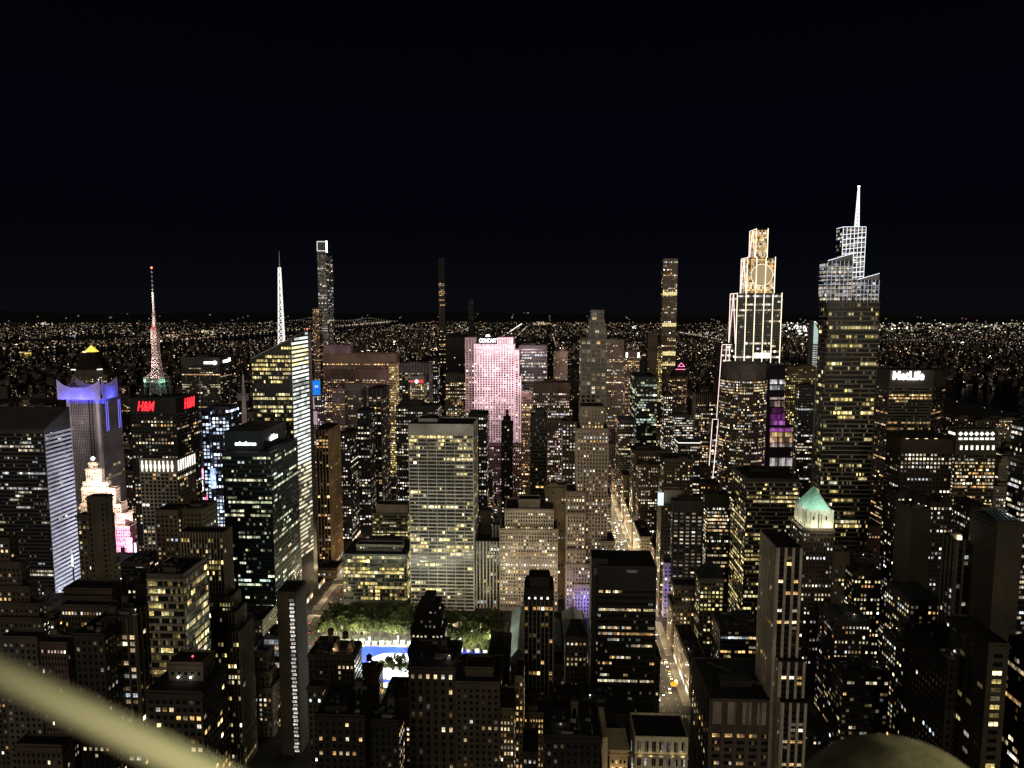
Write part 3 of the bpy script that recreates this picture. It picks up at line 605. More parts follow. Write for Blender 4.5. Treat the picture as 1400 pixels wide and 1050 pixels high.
b = bld('brick-sided block', 'small dark block with a red brick side next to the ice rink', 475, 487, 518, 920, xs=524, st=NEARDK.but(wall=(.08, .045, .032), lit=.15, pal='amber'), ybot=960, tank=1, cat='loft building', name='loft_building')
b = bld('lit-side dark block', 'black block whose narrow side shows a column of white windows', 330, 502, 545, 986, xs=553, st=NEARDK.but(wall=(.02, .018, .015), lit=.02, sidelit=14, bay=3), ybot=1050, cat='loft building', name='loft_building', tank=1)
b = bld('unlit lower block', 'unlit black block at the bottom edge left of centre', 320, 432, 498, 979, dep=30, st=NEARDK.but(wall=(.018, .016, .014), lit=.012, dim=0), ybot=1050, cat='loft building', name='loft_building', tank=1)
b = bld('small terrace block', 'small grey block with scattered lit windows right of the narrow slab', 390, 420, 440, 940, xs=447, st=NEARDK.but(wall=(.08, .07, .055), lit=.1, bay=2.4), ybot=1000, cat='loft building', name='loft_building')
b = bld('tan window strip', 'narrow tan block with bright square windows in three lit rows', 380, 683, 703, 970, xs=None, dep=24, st=NEARDK.but(wall=(.13, .1, .06), bay=2.1, lit=.2, pal='warm'), rows=(997, 1017, 1024), ybot=1050, cat='loft building', name='loft_building')
b = bld('slim tan block', 'slim tan block with a column of warm windows beside the four lamp tower', 400, 704, 716, 926, dep=22, st=NEARDK.but(wall=(.16, .12, .075), bay=2.2, lit=.4, pal='amber'), ybot=1000, cat='loft building', name='loft_building')
b = bld('tan lit loft', 'low tan loft with two rows of small lit windows', 420, 716, 744, 976, dep=22, st=NEARDK.but(wall=(.17, .13, .075), bay=1.7, ww=.4, lit=.4, pal='amber'), ybot=1000, cat='loft building', name='loft_building')
b = bld('long window-band loft', 'dark loft with a single row of wide white windows under its roof', 345, 798, 862, 978, dep=30, st=NEARDK.but(wall=(.028, .024, .02), bay=6, ww=.8, wh=.55, fl=5, lit=.04, pal='warm'), rows=(982,), ybot=1050, cat='loft building', name='loft_building')
b = bld('floodlit colonnade block', 'low block with a floodlit cream front of tall paired windows', 318, 868, 941, 1010, dep=20,
        st=St(wall=(.6, .52, .36), bay=3.3, pn=2, ww=.56, wh=.75, fl=7, lit=.08, full=0, pal='white', br=.8, top=.6, dim=.3), ybot=1050, bulk=False, cat='loft building', name='loft_building')
creamb = b
b = bld('glowing corner palace', 'low ornate block with a floodlit golden corner at the bottom edge', 312, 834, 858, 1029, xs=None, dep=16, st=LIME.but(wall=(.6, .45, .24), bay=2, lit=.1), ybot=1050, bulk=False, cat='loft building', name='loft_building')
palace = b
b = bld('bottom dark roof block', 'black roofed block between the tan loft and the glowing corner palace', 300, 745, 820, 1008, dep=30, st=NEARDK.but(wall=(.02, .018, .015), lit=.06), ybot=1050, cat='loft building', name='loft_building', tank=1)
b = bld('white-windowed stub', 'black stub with four cold white windows at the bottom edge', 330, 714, 735, 1030, dep=20, st=NEARDK.but(wall=(.02, .018, .016), bay=2.2, pal='white', lit=.1), rows=(1038, 1044), ybot=1050, cat='loft building', name='loft_building')
b = bld('lamp-lined roof block', 'dark block in the lower left corner with lines of white lights on its roof edges', 300, 20, 84, 1020, xs=90, st=NEARDK.but(wall=(.07, .055, .04), lit=.2, pal='white', bay=2.4), ybot=1050, cat='loft building', name='loft_building', rows=(1026,))
b = bld('rose-tinted low block', 'low rose tinted block with one short row of white windows', 350, 54, 91, 880, xs=96, st=NEARDK.but(wall=(.1, .062, .055), lit=.06, pal='pink', bay=1.7), rows=(890,), ybot=930, cat='loft building', name='loft_building')
b = bld('black notched block', 'black notched block with a few scattered window lights near the lower left', 345, 101, 142, 868, dep=26, st=NEARDK.but(wall=(.03, .026, .022), lit=.06), ybot=960, cat='loft building', name='loft_building', tank=1)
b = bld('grey left roofs', 'grey low block with dim roofs at the far left', 370, 2, 50, 872, xs=56, st=NEARDK.but(wall=(.075, .068, .06), lit=.02), ybot=930, cat='loft building', name='loft_building', tank=1)
b = bld('dark courtyard block', 'dark low block between the lit base loft and the blank crowned block', 430, 153, 200, 800, dep=28, st=NEARDK.but(wall=(.03, .025, .02), lit=.06), ybot=850, cat='loft building', name='loft_building', tank=1)
b = bld('peaked gothic block', 'black block with a sharp peaked roof before the park trees', 440, 669, 696, 892, dep=26, st=NEARDK.but(wall=(.022, .019, .016), lit=.02), ybot=940, bulk=False, cat='loft building', name='loft_building')
gothic = b
def face_any(r, p0, p1, z0, z1, st, rows=(), litk=1, clip=None):
    """windows along any wall line p0->p1 (outside on the right hand side looking p0->p1 ... front faces -normal)"""
    p0, p1 = np.array(p0, float), np.array(p1, float); L = np.linalg.norm(p1-p0); d = (p1-p0)/L; nrm = np.array([d[1], -d[0]])
    Q, C = face_windows('S', .3, L-.3, 0, z0, z1, st, rows, litk)
    if not len(Q): return
    u, z = Q[..., 0], Q[..., 2]
    W = np.stack([p0[0]+d[0]*u+nrm[0]*.06, p0[1]+d[1]*u+nrm[1]*.06, z], -1)
    if clip is not None:
        k = np.array([clip(q) for q in W.mean(1)]); W, C = W[k], C[k]
    r.Q.append(W); r.L.append(C)
def start(nick, name, label, cat, D, px0, px1, yt, ybot=None):
    X0, z = P(px0, yt, D); X1, _ = P(px1, yt, D)
    r = begin(nick, name, label, cat, (X0+X1)/2, D); r.px = [px0, px1, yt]; r.ybot = ybot; r.st = LIME; r.bulk = False
    r.main = (X0, X1, D, D+30, z); r.last = r.main+(0,); r.last = (X0, X1, D, D+30, z)
    return r
def mk(r, name, fn, smooth=False):
    m = MB(); fn(m); return m.build(name, r.root, r.off, smooth)
WHT, WARM, YEL = emis('white_light', (1, .96, .88), 1.6), emis('warm_light', (1, .78, .45), 1.5), emis('yellow_light', (1, .8, .3), 1.3)
SIGN = emis('sign_white', (1, 1, 1), 3.2)
# ---- left-edge glass tower: roof sloping up to the back, pale floor bands on the glowing side
x0, x1, y0, y1, z = tst.main
zb = P(88, 556, y1)[1]
mk(tst, 'sloped_roof', lambda m: m.prism([(x0, y0), (x1, y0), (x1, y1), (x0, y1)], z+1.1, [z+1.2, z+1.2, zb, zb], wallmat((.05, .043, .04))))
PALE = wallmat((.5, .5, .55), .35)
def _b(m):
    k = 0
    while z-6-k*4.1 > 2:
        m.box(x1, x1+.5, y0, y1, z-6-k*4.1, z-6-k*4.1+2.1, PALE); k += 1
mk(tst, 'spandrel_bands', _b)
lamp('AREA', (x1+34, y0+30, 95), (.86, .85, 1), 48000, 30, (x1, y0+26, 98), size_y=170)
lamp('AREA', (x1+30, y0+40, 18), (.6, .8, 1), 9000, 30, (x1, (y0+y1)/2, 30))
# ---- blue crown
x0, x1, y0, y1, z = astor.main
PANEL = wallmat((.5, .46, .5), .7)
def panel(m, a, b, dn, up_, t):
    """upright slab from a to b with raised pointed ends"""
    a, b = Vector((*a, 0)), Vector((*b, 0)); d = b-a; n = Vector((d.y, -d.x, 0)).normalized()*t
    prof = [(0, dn), (1, dn), (1, up_+10), (.93, up_+6), (.66, up_), (.34, up_), (.16, up_+3), (0, up_+10)]
    f = [a+d*u+Vector((0, 0, v)) for u, v in prof]; bk = [p-n for p in f]
    m.poly(f, PANEL); m.poly(bk[::-1], PANEL)
    for i in range(len(f)):
        j = (i+1) % len(f); m.poly([f[j], f[i], bk[i], bk[j]], PANEL)
e = 8
zt = P(112, 529, y0)[1]
for a, b in (((x0-e, y0-e), (x1+e, y0-e)), ((x1+e+2, y0-e+3), (x1+e+2, y0+26)), ((x1+e, y0+29), (x0-e, y0+29)), ((x0-e-2, y0+26), (x0-e-2, y0-e+3))):
    mk(astor, 'crown_fin', lambda m: panel(m, a, b, zt-15, zt, 1.2))
mk(astor, 'crown_soffit', lambda m: m.box(x0-e+1.5, x1+e-1.5, y0-e+2, y0+27, z+.5, z+1.5, TAR))
for ux, wx in ((.3, 16000), (.62, 30000)): lamp('AREA', (x0-e+(x1-x0+2*e)*ux, y0-e-5, zt-20), (.05, .06, 1), wx*.55, 16, (x0-e+(x1-x0+2*e)*ux, y0-e-1, zt+2), size_y=2)
lamp('AREA', (x1+e+7, y0+10, zt-20), (.07, .09, 1), 14000, 2, (x1+e+3, y0+10, zt+2), size_y=26)
lamp('POINT', ((x0+x1)/2, y0+14, zt-6), (.05, .06, 1), 5000, 1)
lamp('AREA', ((x0+x1)/2, y0-55, zt-45), (1, .8, .85), 9000, 30, ((x0+x1)/2, y0, zt-2))
lamp('AREA', (x1+60, y0-40, 40), (1, .82, .86), 30000, 50, (x1-5, y0, 110), size_y=60)
BLU = emis('blue_led', (.2, .18, 1), 1.2)
for c_ in (.3, .38, .85, .93): mk(astor, 'blue_light_strip', lambda m: m.box(x1, x1+.3, y0+(y1-y0)*c_, y0+(y1-y0)*c_+.8, z-44, z-6, BLU))
mk(astor, 'corner_piers', lambda m: (m.box(x1-2.5, x1+1.5, y0-1.5, y0+2, 0, z, PANEL), m.box(x0-1.5, x0+2.5, y0-1.5, y0+2, 0, z, PANEL), m.box(x1-9, x1-7.5, y0-.8, y0+1, 0, z, DARK), m.box(x1-13, x1-11.5, y0-.8, y0+1, 0, z, DARK)))
# ---- pyramid-topped tower
x0, x1, y0, y1, z = plaza.main; cx, cy_ = (x0+x1)/2, (y0+y1)/2; zd, zp, za = P(120, 505, y0)[1], P(120, 481, cy_)[1], P(120, 472, cy_)[1]
mk(plaza, 'drum', lambda m: m.cone(cx, cy_, 31, 30, z, zd, wallmat((.12, .1, .08)), 8, math.pi/8))
mk(plaza, 'dome_roof', lambda m: (m.cone(cx, cy_, 30, 22, zd, zd+(zp-zd)*.6, TAR, 8, math.pi/8), m.cone(cx, cy_, 22, 10, zd+(zp-zd)*.6, zp, TAR, 8, math.pi/8)))
mk(plaza, 'glass_pyramid', lambda m: m.cone(cx, cy_, 13, .3, zp, za, emis('gold_glass', (1, .72, .1), 1.1), 4, math.pi/4))
strips('light_band', plaza, [((x0+4, y0-6, zd), (cx, y0-9, zd-1)), ((cx, y0-9, zd-1), (x1-4, y0-6, zd+1))], WHT, .9)
strips('lamp_cluster', plaza, [((cx-10, cy_-11, zp+.5), (cx-3, cy_-11, zp+.5))], WARM, 1.2)
# ---- gilded stepped tower
x0, x1, y0, y1, z = paramount.main
gx, gz = P(127, 628, 815)
mk(paramount, 'globe', lambda m: m.ball((gx, 815, gz+1), 2.6, emis('globe', (.95, 1, .95), 1.5), 10), True)
for px, py, D in ((121, 657, 804.4), (133, 650, 807.4)):
    X, Z = P(px, py, D)
    mk(paramount, 'clock_face', lambda m: (m.poly([(X+3.2*math.cos(2*math.pi*i/16), D, Z+3.2*math.sin(2*math.pi*i/16)) for i in range(16)], emis('clock', (1, .9, .6), .9))))
for px, py, D, col, w in ((128, 640, 800, (1, .92, .8), 1900), (118, 662, 796, (1, .88, .7), 4200), (140, 662, 796, (1, .9, .76), 4200), (152, 676, 794, (1, .84, .78), 4400), (161, 697, 790, (1, .75, .66), 3000), (116, 690, 790, (1, .8, .45), 1500),
                          (168, 710, 785, (1, .6, .6), 3000), (165, 740, 778, (1, .25, .55), 13000), (150, 760, 774, (1, .2, .5), 3000), (172, 765, 774, (1, .35, .62), 9000), (178, 750, 776, (1, .5, .7), 2500)):
    X, Z = P(px, py, D-5); lamp('POINT', (X, D-5, Z), col, w*6, 1)
# billboards and screens of the square behind it
def billboard(px0, px1, y0_, y1_, D, col, s, label, face='S'):
    X0, Z1 = P(px0, y0_, D); X1, Z0 = P(px1, y1_, D); Z0 = max(Z0, 2)
    t = empty('billboard', ((X0+X1)/2, D, 0), label, 'billboard', 'billboards of the square'); o = ((X0+X1)/2, D, 0)
    m = MB(); m.box(X0, X1, D, D+.8, Z0, Z1, DARK); m.box(X0+1, X0+1.8, D+.2, D+.7, 0, Z0, STEEL); m.box(X1-1.8, X1-1, D+.2, D+.7, 0, Z0, STEEL); m.build('frame', t, o)
    nx, nz = max(2, int((X1-X0)/1.6)), max(2, int((Z1-Z0)/1.6)); q, c = [], []
    for i in range(nx):
        for j in range(nz):
            a, b = X0+.2+(X1-X0-.4)*i/nx, Z0+.2+(Z1-Z0-.4)*j/nz; da, db = (X1-X0-.4)/nx, (Z1-Z0-.4)/nz
            q.append([(a, D-.1, b), (a+da, D-.1, b), (a+da, D-.1, b+db), (a, D-.1, b+db)])
            k = s*(.35+1.3*noise.noise((a*.13+px0, b*.13, 1))**2*3+.5*random.random()); k *= 1.7; c.append([k*v+.25*k*max(0, noise.noise((a*.2, b*.2, 9+ch))) for ch, v in enumerate(col)])
    quadmesh('screen', q, c, LIT, t, o)
billboard(172, 182, 735, 758, 782, (1, .35, .6), 1.8, 'hot pink billboard glowing beside the foot of the gilded stepped tower')
billboard(170, 178, 757, 772, 770, (1, .75, .75), 2.4, 'small white pink screen at the foot of the gilded stepped tower')
billboard(183, 188, 742, 770, 775, (.45, .7, 1), 1.2, 'narrow blue screen right of the pink billboards')
billboard(271, 279, 640, 655, 778, (1, .3, .45), 1.2, 'red billboard on the edge of the blue lit block')
billboard(271, 278, 656, 664, 777, (1, .98, .95), 1.8, 'square white billboard below the red one')
billboard(272, 280, 665, 694, 776, (1, .72, .82), 1.3, 'tall pale pink billboard left of the blue lit block')
billboard(279, 285, 675, 698, 779, (1, .25, .45), 1.0, 'slim crimson billboard against the blue lit block')
billboard(287, 296, 640, 668, 781, (.35, .5, 1), 1.0, 'deep blue screen low on the blue lit block')
billboard(97, 101, 758, 775, 640, (.8, 1, .95), 1.6, 'small white green screen at the foot of the left edge tower')
# ---- red-sign tower
x0, x1, y0, y1, z = hmt.main; RED = emis('red_sign', (1, .02, .03), 2.2)
X, Z = P(199, 556, y0); text('sign_lettering', 'H&M', X, y0-.6, Z, 25*y0/F, RED, hmt.root, hmt.off, shear=.3, h=14*y0/F)
ye = y0+(y1-y0)*.55; text('sign_lettering', 'H&M', x1+.6, ye, P(256, 551, ye)[1], 22, RED, hmt.root, hmt.off, shear=.3, face='E', h=11)
lx0, lx1, ly0, ly1, lz = hmt.boxes[1][0], hmt.boxes[1][1], hmt.boxes[1][2], hmt.boxes[1][3], hmt.boxes[1][5]
FINL = emis('fin_light', (1, .95, .82), 1.6)
for k in range(8):
    X = lx0+3.2+k*(lx1-lx0-6)/7.4
    for fx in (0, 1):
        if fx == 0: mk(hmt, 'light_fin', lambda m: (m.box(X-.45, X+.45, ly0-.9, ly0-.1, lz-12.5, lz-1.5, FINL), m.box(X-1.1, X+1.1, ly0-.6, ly0-.1, lz-9.5, lz-5.5, FINL)))
        else:
            Y = ly0+3+k*(ly1-ly0-5)/7.2; mk(hmt, 'light_fin', lambda m: m.box(lx1+.1, lx1+.9, Y-.5, Y+.5, lz-12.5, lz-1.5, FINL))
# roof mast with green-lit ring
Dm = (y0+y1)/2; mx, mz0 = P(216, 532, Dm)
mt = empty('rooftop_mast', (mx, Dm, mz0-6), 'tall red and white lattice mast above a green lit ring on the red sign tower', 'antenna mast')
mo = (mx, Dm, mz0-6); PW, PR = wallmat((.8, .74, .72), .5), wallmat((.6, .12, .1), .5)
zz = lambda y: P(212, y, Dm)[1]
def lattice(m, za, zb, ra, rb, n, mat, rad):
    for k in range(n):
        u0, u1 = k/n, (k+1)/n; r0, r1 = ra+(rb-ra)*u0, ra+(rb-ra)*u1; h0, h1 = za+(zb-za)*u0, za+(zb-za)*u1
        c0 = [(mx+r0*a, Dm+r0*b, h0) for a, b in ((-1, -1), (1, -1), (1, 1), (-1, 1))]; c1 = [(mx+r1*a, Dm+r1*b, h1) for a, b in ((-1, -1), (1, -1), (1, 1), (-1, 1))]
        for i in range(4):
            j = (i+1) % 4; m.bar(c0[i], c1[i], rad, mat); m.bar(c0[i], c1[j], rad*.7, mat); m.bar(c0[j], c1[i], rad*.7, mat); m.bar(c1[i], c1[j], rad*.7, mat)
m = MB(); lattice(m, mz0-6, zz(500), 6, 3.4, 5, PW, .35); lattice(m, zz(500), zz(470), 3.4, 2.4, 6, PW, .3); m.build('lattice', mt, mo)
m = MB(); lattice(m, zz(470), zz(449), 3.0, 2.6, 5, PW, .4); m.cone(mx, Dm, 3.6, 3.6, zz(450), zz(447.5), PR, 10); m.build('antenna_panels', mt, mo)
m = MB(); m.cone(mx, Dm, 1.9, 1.7, zz(447.5), zz(431), PW, 10); m.cone(mx, Dm, 2.6, 2.6, zz(431), zz(429), STEEL, 8); m.cone(mx, Dm, 1.3, 1.2, zz(429), zz(399), PW, 10); m.build('tube', mt, mo)
m = MB(); m.cone(mx, Dm, .5, .4, zz(399), zz(368), STEEL, 6)
for k in range(5): m.ball((mx, Dm, zz(396-6*k)), 1.0, PW, 8)
m.build('whip', mt, mo)
m = MB(); m.ball((mx, Dm, zz(366)), 1.1, emis('red_beacon', (1, .12, .06), 5), 8); m.build('beacon', mt, mo)
m = MB()
for k in range(12):
    a = 2*math.pi*k/12; m.bar((mx+13*math.cos(a), Dm+13*math.sin(a), mz0-5), (mx+12*math.cos(a), Dm+12*math.sin(a), mz0+13), .4, STEEL)
    b_ = 2*math.pi*(k+1)/12
    for h in (4, 12): m.bar((mx+13*math.cos(a), Dm+13*math.sin(a), mz0+h), (mx+13*math.cos(b_), Dm+13*math.sin(b_), mz0+h), .5, STEEL)
    m.bar((mx+13*math.cos(a), Dm+13*math.sin(a), mz0+12), (mx+3.5*math.cos(a), Dm+3.5*math.sin(a), mz0+20), .35, STEEL)
m.cone(mx, Dm, 13, 13, mz0+8, mz0+9, PW, 12); m.build('ring_platform', mt, mo)
GRN = wallmat((.45, .75, .6), .6)
for a in (-2.5, -1.9, -1.25, -.6):
    m = MB(); m.box(mx+11*math.cos(a)-2.6, mx+11*math.cos(a)+2.6, Dm+11*math.sin(a)-.3, Dm+11*math.sin(a)+.3, mz0+8, mz0+13, GRN)
    m.build('green_panel', mt, mo)
for a in (-2.4, -.7): lamp('POINT', (mx+15*math.cos(a), Dm+17*math.sin(a), mz0+7), (.3, 1, .7), 900, .5)
for y, w in ((520, 1500), (495, 700), (475, 600), (458, 700), (440, 500), (418, 500)): lamp('POINT', (mx-3, Dm-9, zz(y)), (1, .66, .62), w*4.5, .5)
lamp('POINT', (mx-2, Dm-7, zz(404)), (1, .95, .9), 2600, .5)
# ---- twin white signs, red sign, corner lamps, neon, parapet line
x0, x1, y0, y1, z = twin.main
def sign(r, px0, px1, ya, yb, D, mat, name='sign'):
    X0, Z1 = P(px0, ya, D); X1, Z0 = P(px1, yb, D); mk(r, name, lambda m: m.box(X0, X1, D-.9, D-.2, Z0, Z1, mat))
sign(twin, 279, 291, 494.5, 497.5, y0, SIGN); Xd, Zd = P(294, 496, y0); mk(twin, 'sign', lambda m: m.ball((Xd, y0-1, Zd), 3.6, SIGN, 10))
mk(twin, 'sign', lambda m: (m.box(x1+.1, x1+.8, y0+14, y0+34, z-10, z-5.5, SIGN), m.box(x1+.1, x1+.8, y0+35, y0+43, z-9, z-3, SIGN)))
y0 = redsign.main[2]; Xd, Zd = P(569.5, 521.5, y0); mk(redsign, 'sign_disc', lambda m: m.ball((Xd, y0-.5, Zd), 3.2, SIGN, 10))
RS = emis('red_bar', (1, .05, .04), 1.0); sign(redsign, 561, 565, 520, 523, y0, RS, 'sign_bar'); sign(redsign, 572, 578.5, 519.5, 523, y0, RS, 'sign_bar')
y0 = clamp.main[2]
for px in (857, 873): X, Z = P(px, 485, y0); mk(clamp, 'roof_lamp', lambda m: m.box(X-1.6, X+1.6, y0-.6, y0-.1, Z-5, Z+4, SIGN))
y0 = neon.main[2]; NE = emis('pink_neon', (1, .2, .42), 2.4)
S3 = lambda px, py, D: (P(px, py, D)[0], D, P(px, py, D)[1])
cN = ((neon.main[0]+neon.main[1])/2, (neon.main[2]+neon.main[3])/2)
mk(neon, 'pyramid_roof', lambda m: m.cone(*cN, 24, .4, neon.main[4]+1, P(931, 495, cN[1])[1], TAR, 4, math.pi/4))
strips('neon_outline', neon, [(S3(927, 501, y0-2), S3(931.4, 496, y0-2)), (S3(931.4, 496, y0-2), S3(936, 501, y0-2)), (S3(927, 501, y0-2), S3(936, 501, y0-2)), (S3(923.5, 505, y0-2), S3(937, 505, y0-2))], NE, .55)
x0, x1, y0, y1, z = wpar.main
strips('light_line', wpar, [((x0, y1, z+1.4), (x0, y0, z+1.4)), ((x0, y0, z+1.4), (x1, y0, z+1.4))], WHT, .45)
x0, x1, y0, y1, z = signbox.main
mk(signbox, 'sign_panel', lambda m: m.box(x0-3.5, x0+2, y0-1.2, y0-.4, z-.5, z+12, emis('cold_sign', (.7, .95, 1), 1.1)))
# ---- salesforce lettering
cb = sales.boxes[1]; X, Z = P(336, 606.5, cb[2]); text('sign_lettering', 'salesforce', X, cb[2]-.6, Z, 30*cb[2]/F, SIGN, sales.root, sales.off)
ye = cb[2]+(cb[3]-cb[2])*.42; text('sign_lettering', 'salesforce', cb[1]+.6, ye, Z+2, 17, SIGN, sales.root, sales.off, face='E', h=5)
# ---- pink slab lettering and emblem, floodlights
D = comcast.main[2]; X, Z = P(667, 467, D-2); text('sign_lettering', 'COMCAST', X, D-2.5, Z+1.5, 24*D/F, SIGN, comcast.root, comcast.off, h=6.4)
def _em(m):
    Xe, Ze = P(667, 459.5, D-2)
    for k in range(6):
        a = math.pi*(.08+.84*k/5); m.bar((Xe+.8*math.cos(a), D-2.5, Ze-.8), (Xe+3.6*math.cos(a), D-2.5, Ze-.8+3.8*math.sin(a)), .3, SIGN, 5, .95)
mk(comcast, 'emblem', _em)
mk(comcast, 'sign_frame', lambda m: (m.box(X-13, X+13, D-2, D-1.2, Z-4.2, Z-2.8, DARK), [m.box(X+u-.3, X+u+.3, D-2, D+2, Z-6.5, Z-3, STEEL) for u in (-11, -4, 4, 11)]))
x0, x1, y0, y1, z = comcast.main
lamp('AREA', (x1+8, y0-125, 238), (1, .68, .76), 270000, 45, (x1-14, y0, 165)); lamp('AREA', (x0+16, y0-120, 236), (1, .78, .84), 120000, 45, (x0+20, y0, 175))
# ---- dark tower with unreadable roof panel
D = hsbc.boxes[1][2]
X, Z = P(864, 781, hsbc.main[2]); mk(hsbc, 'sign_panel', lambda m: m.box(X-3.8, X+3.8, hsbc.main[2]-.4, hsbc.main[2]-.1, Z-1.0, Z+1.0, wallmat((.07, .07, .065))))
text('sign_lettering', 'HSBC', X, hsbc.main[2]-.5, Z, 6.4, emis('faint_sign', (.8, .78, .7), .09), hsbc.root, hsbc.off, h=1.7, ext=.1)
X, Z = P(816, 781, D); mk(hsbc, 'logo_panel', lambda m: (m.box(X-1.9, X-.3, D-.4, D-.1, Z-2, Z+2, wallmat((.16, .16, .15))), m.box(X+.3, X+.9, D-.4, D-.1, Z-2, Z+1.6, wallmat((.16, .16, .15))), m.box(X, X+1.7, D-.4, D-.1, Z+1.6, Z+2.2, wallmat((.16, .16, .15)))))
# ---- four crown lamps
D = fourlamp.boxes[1][2]
for k in range(4):
    X, Z = P(723.5+8.4*k, 820, D); mk(fourlamp, 'crown_lamp', lambda m: m.prism([(X-1.1, D-.9), (X+1.1, D-.9), (X+1.1, D-.1), (X-1.1, D-.1)], Z-1.2, Z+1.9, WHT, poly1=[(X-.4, D-.7), (X+.4, D-.7), (X+.4, D-.1), (X-.4, D-.1)]))
# ---- roofs
def hiproof(r, ya, name='hip_roof', mat=None, box=None, over=.6, ridge=.0):
    x0, x1, y0, y1, z = box or r.main; z += 1.05; za = P((P2(x0, y0, z)[0]+P2(x1, y0, z)[0])/2, ya, (y0+y1)/2)[1]; mat = mat or TAR
    cx, c2 = (x0+x1)/2, (y0+y1)/2; rx = (x1-x0)*ridge/2
    a, b, c, d = (x0-over, y0-over, z), (x1+over, y0-over, z), (x1+over, y1+over, z), (x0-over, y1+over, z); e_, f = (cx-rx, c2, za), (cx+rx+.01, c2, za)
    def fn(m):
        m.poly([a, b, f, e_], mat); m.poly([b, c, f], mat); m.poly([c, d, e_, f], mat); m.poly([d, a, e_], mat); m.poly([d, c, b, a], mat)
    mk(r, name, fn)
P2 = pix
hiproof(pyr, 764); hiproof(peak, 846, ridge=.4); hiproof(gothic, 864); hiproof(hip, 588, ridge=.55)
x0, x1, y0, y1, z = gable.main
for u in (.12, .68): mk(gable, 'roof_gable', lambda m: m.prism([(x0+(x1-x0)*u, y0+3), (x0+(x1-x0)*(u+.24), y0+3), (x0+(x1-x0)*(u+.24), y0+9), (x0+(x1-x0)*u, y0+9)], z+1, z+6.5, wallmat((.4, .3, .18)), poly1=[(x0+(x1-x0)*(u+.06), y0+3), (x0+(x1-x0)*(u+.18), y0+3), (x0+(x1-x0)*(u+.18), y0+9), (x0+(x1-x0)*(u+.06), y0+9)]))
for u in (.22, .8): lamp('POINT', (x0+(x1-x0)*u, y0+1.2, z+1.8), (1, .7, .35), 60, .2)
# ---- green pyramid crown
x0, x1, y0, y1, z = greenroof.main; D = y0
X0, Z1 = P(1104, 697, D+1.5); X1, _ = P(1139, 697, D+1.5); Y1 = y1-2
CST = wallmat((.6, .56, .44)); COP = wallmat((.42, .72, .58), .6)
def _cr(m):
    m.box(X0, X1, D+1.5, Y1, z, Z1, CST); m.box(X0-.7, X1+.7, D+.8, Y1+.7, Z1-1.4, Z1-.2, CST)
    for k in range(7):
        u = X0+(X1-X0)*k/6; m.box(u-.5, u+.5, D+.9, D+1.6, z+1, Z1-1.4, CST)
        v = D+1.5+(Y1-D-1.5)*k/6; m.box(X0-.6, X0+.1, v-.5, v+.5, z+1, Z1-1.4, CST)
    m.box((X0+X1)/2-1.3, (X0+X1)/2+1.3, D+1.2, D+1.45, z+1, Z1-3.5, DARK)
    for k in (1.5, 4.5): u = X0+(X1-X0)*k/6; m.box(u-.6, u+.6, D+1.2, D+1.45, Z1-8, Z1-5, DARK)
mk(greenroof, 'stone_crown', _cr)
greenroof.boxes.append((X0, X1, D+1.5, Y1, z, Z1))
def _pr(m):
    za = P(1108, 666, (D+Y1)/2)[1]; cx = (X0+X1)/2; c = (D+1.5+Y1)/2; zr = Z1-.1
    a, b, c_, d = (X0+.6, D+2.2, zr), (X1-1.8, D+2.2, zr), (X1-1.8, Y1-.6, zr), (X0+.6, Y1-.6, zr); e_, f = (cx, c-2, za), (cx, c+3, za)
    m.poly([a, b, e_], COP); m.poly([b, c_, f, e_], COP); m.poly([c_, d, f], COP); m.poly([d, a, e_, f], COP); m.poly([d, c_, b, a], COP)
    for k in range(1, 10):   # standing seams
        t = k/10; m.bar((a[0]+(b[0]-a[0])*t, a[1]-.05, zr), (e_[0], e_[1], e_[2]), .09, COP); m.bar((a[0]-.05, a[1]+(d[1]-a[1])*t, zr), (e_[0], e_[1]+(f[1]-e_[1])*t, za), .09, COP)
mk(greenroof, 'copper_roof', _pr)
for X, Y in ((X0+3, D-2.8), ((X0+X1)/2-2, D-2.8), ((X0+X1)/2+4, D-2.8), (X1-2, D-2.8), (X0-4, D+5), (X0-4, D+14), (X0-4, Y1-4)): lamp('POINT', (X, Y, z+2.2), (1, 1, .76), 1000, .25)
for X, Y in ((X0+6, D-7), (X1-4, D-7), (X0-7, D+10)): lamp('POINT', (X, Y, Z1+4), (.8, 1, .85), 3200, .4)
# ---- bottom floodlit fronts
x0, x1, y0, y1, z = creamb.main
mk(creamb, 'ledge', lambda m: m.box(x0, x1, y0-2.2, y0, z-8.6, z-7.8, wallmat((.5, .44, .32))))
for k in range(5): lamp('POINT', (x0+(x1-x0)*(.1+.2*k), y0-1.7, z-7.2), (1, .83, .5), 42, .15)
x0, x1, y0, y1, z = palace.main
mk(palace, 'cornice', lambda m: (m.box(x0-.8, x1+.8, y0-.8, y1+.5, z+1.1, z+1.8, wallmat((.6, .48, .3))), m.box(x0-3.6, x0-1.2, y0-1, y0+24, 0, z+8, wallmat((.6, .48, .3)))))
for k in range(4): lamp('POINT', (x0+(x1-x0)*(.1+.27*k), y0-2, z-8), (1, .72, .35), 60, .15)
lamp('POINT', (x0-5, y0+2, z-1), (1, .72, .4), 40, .15)
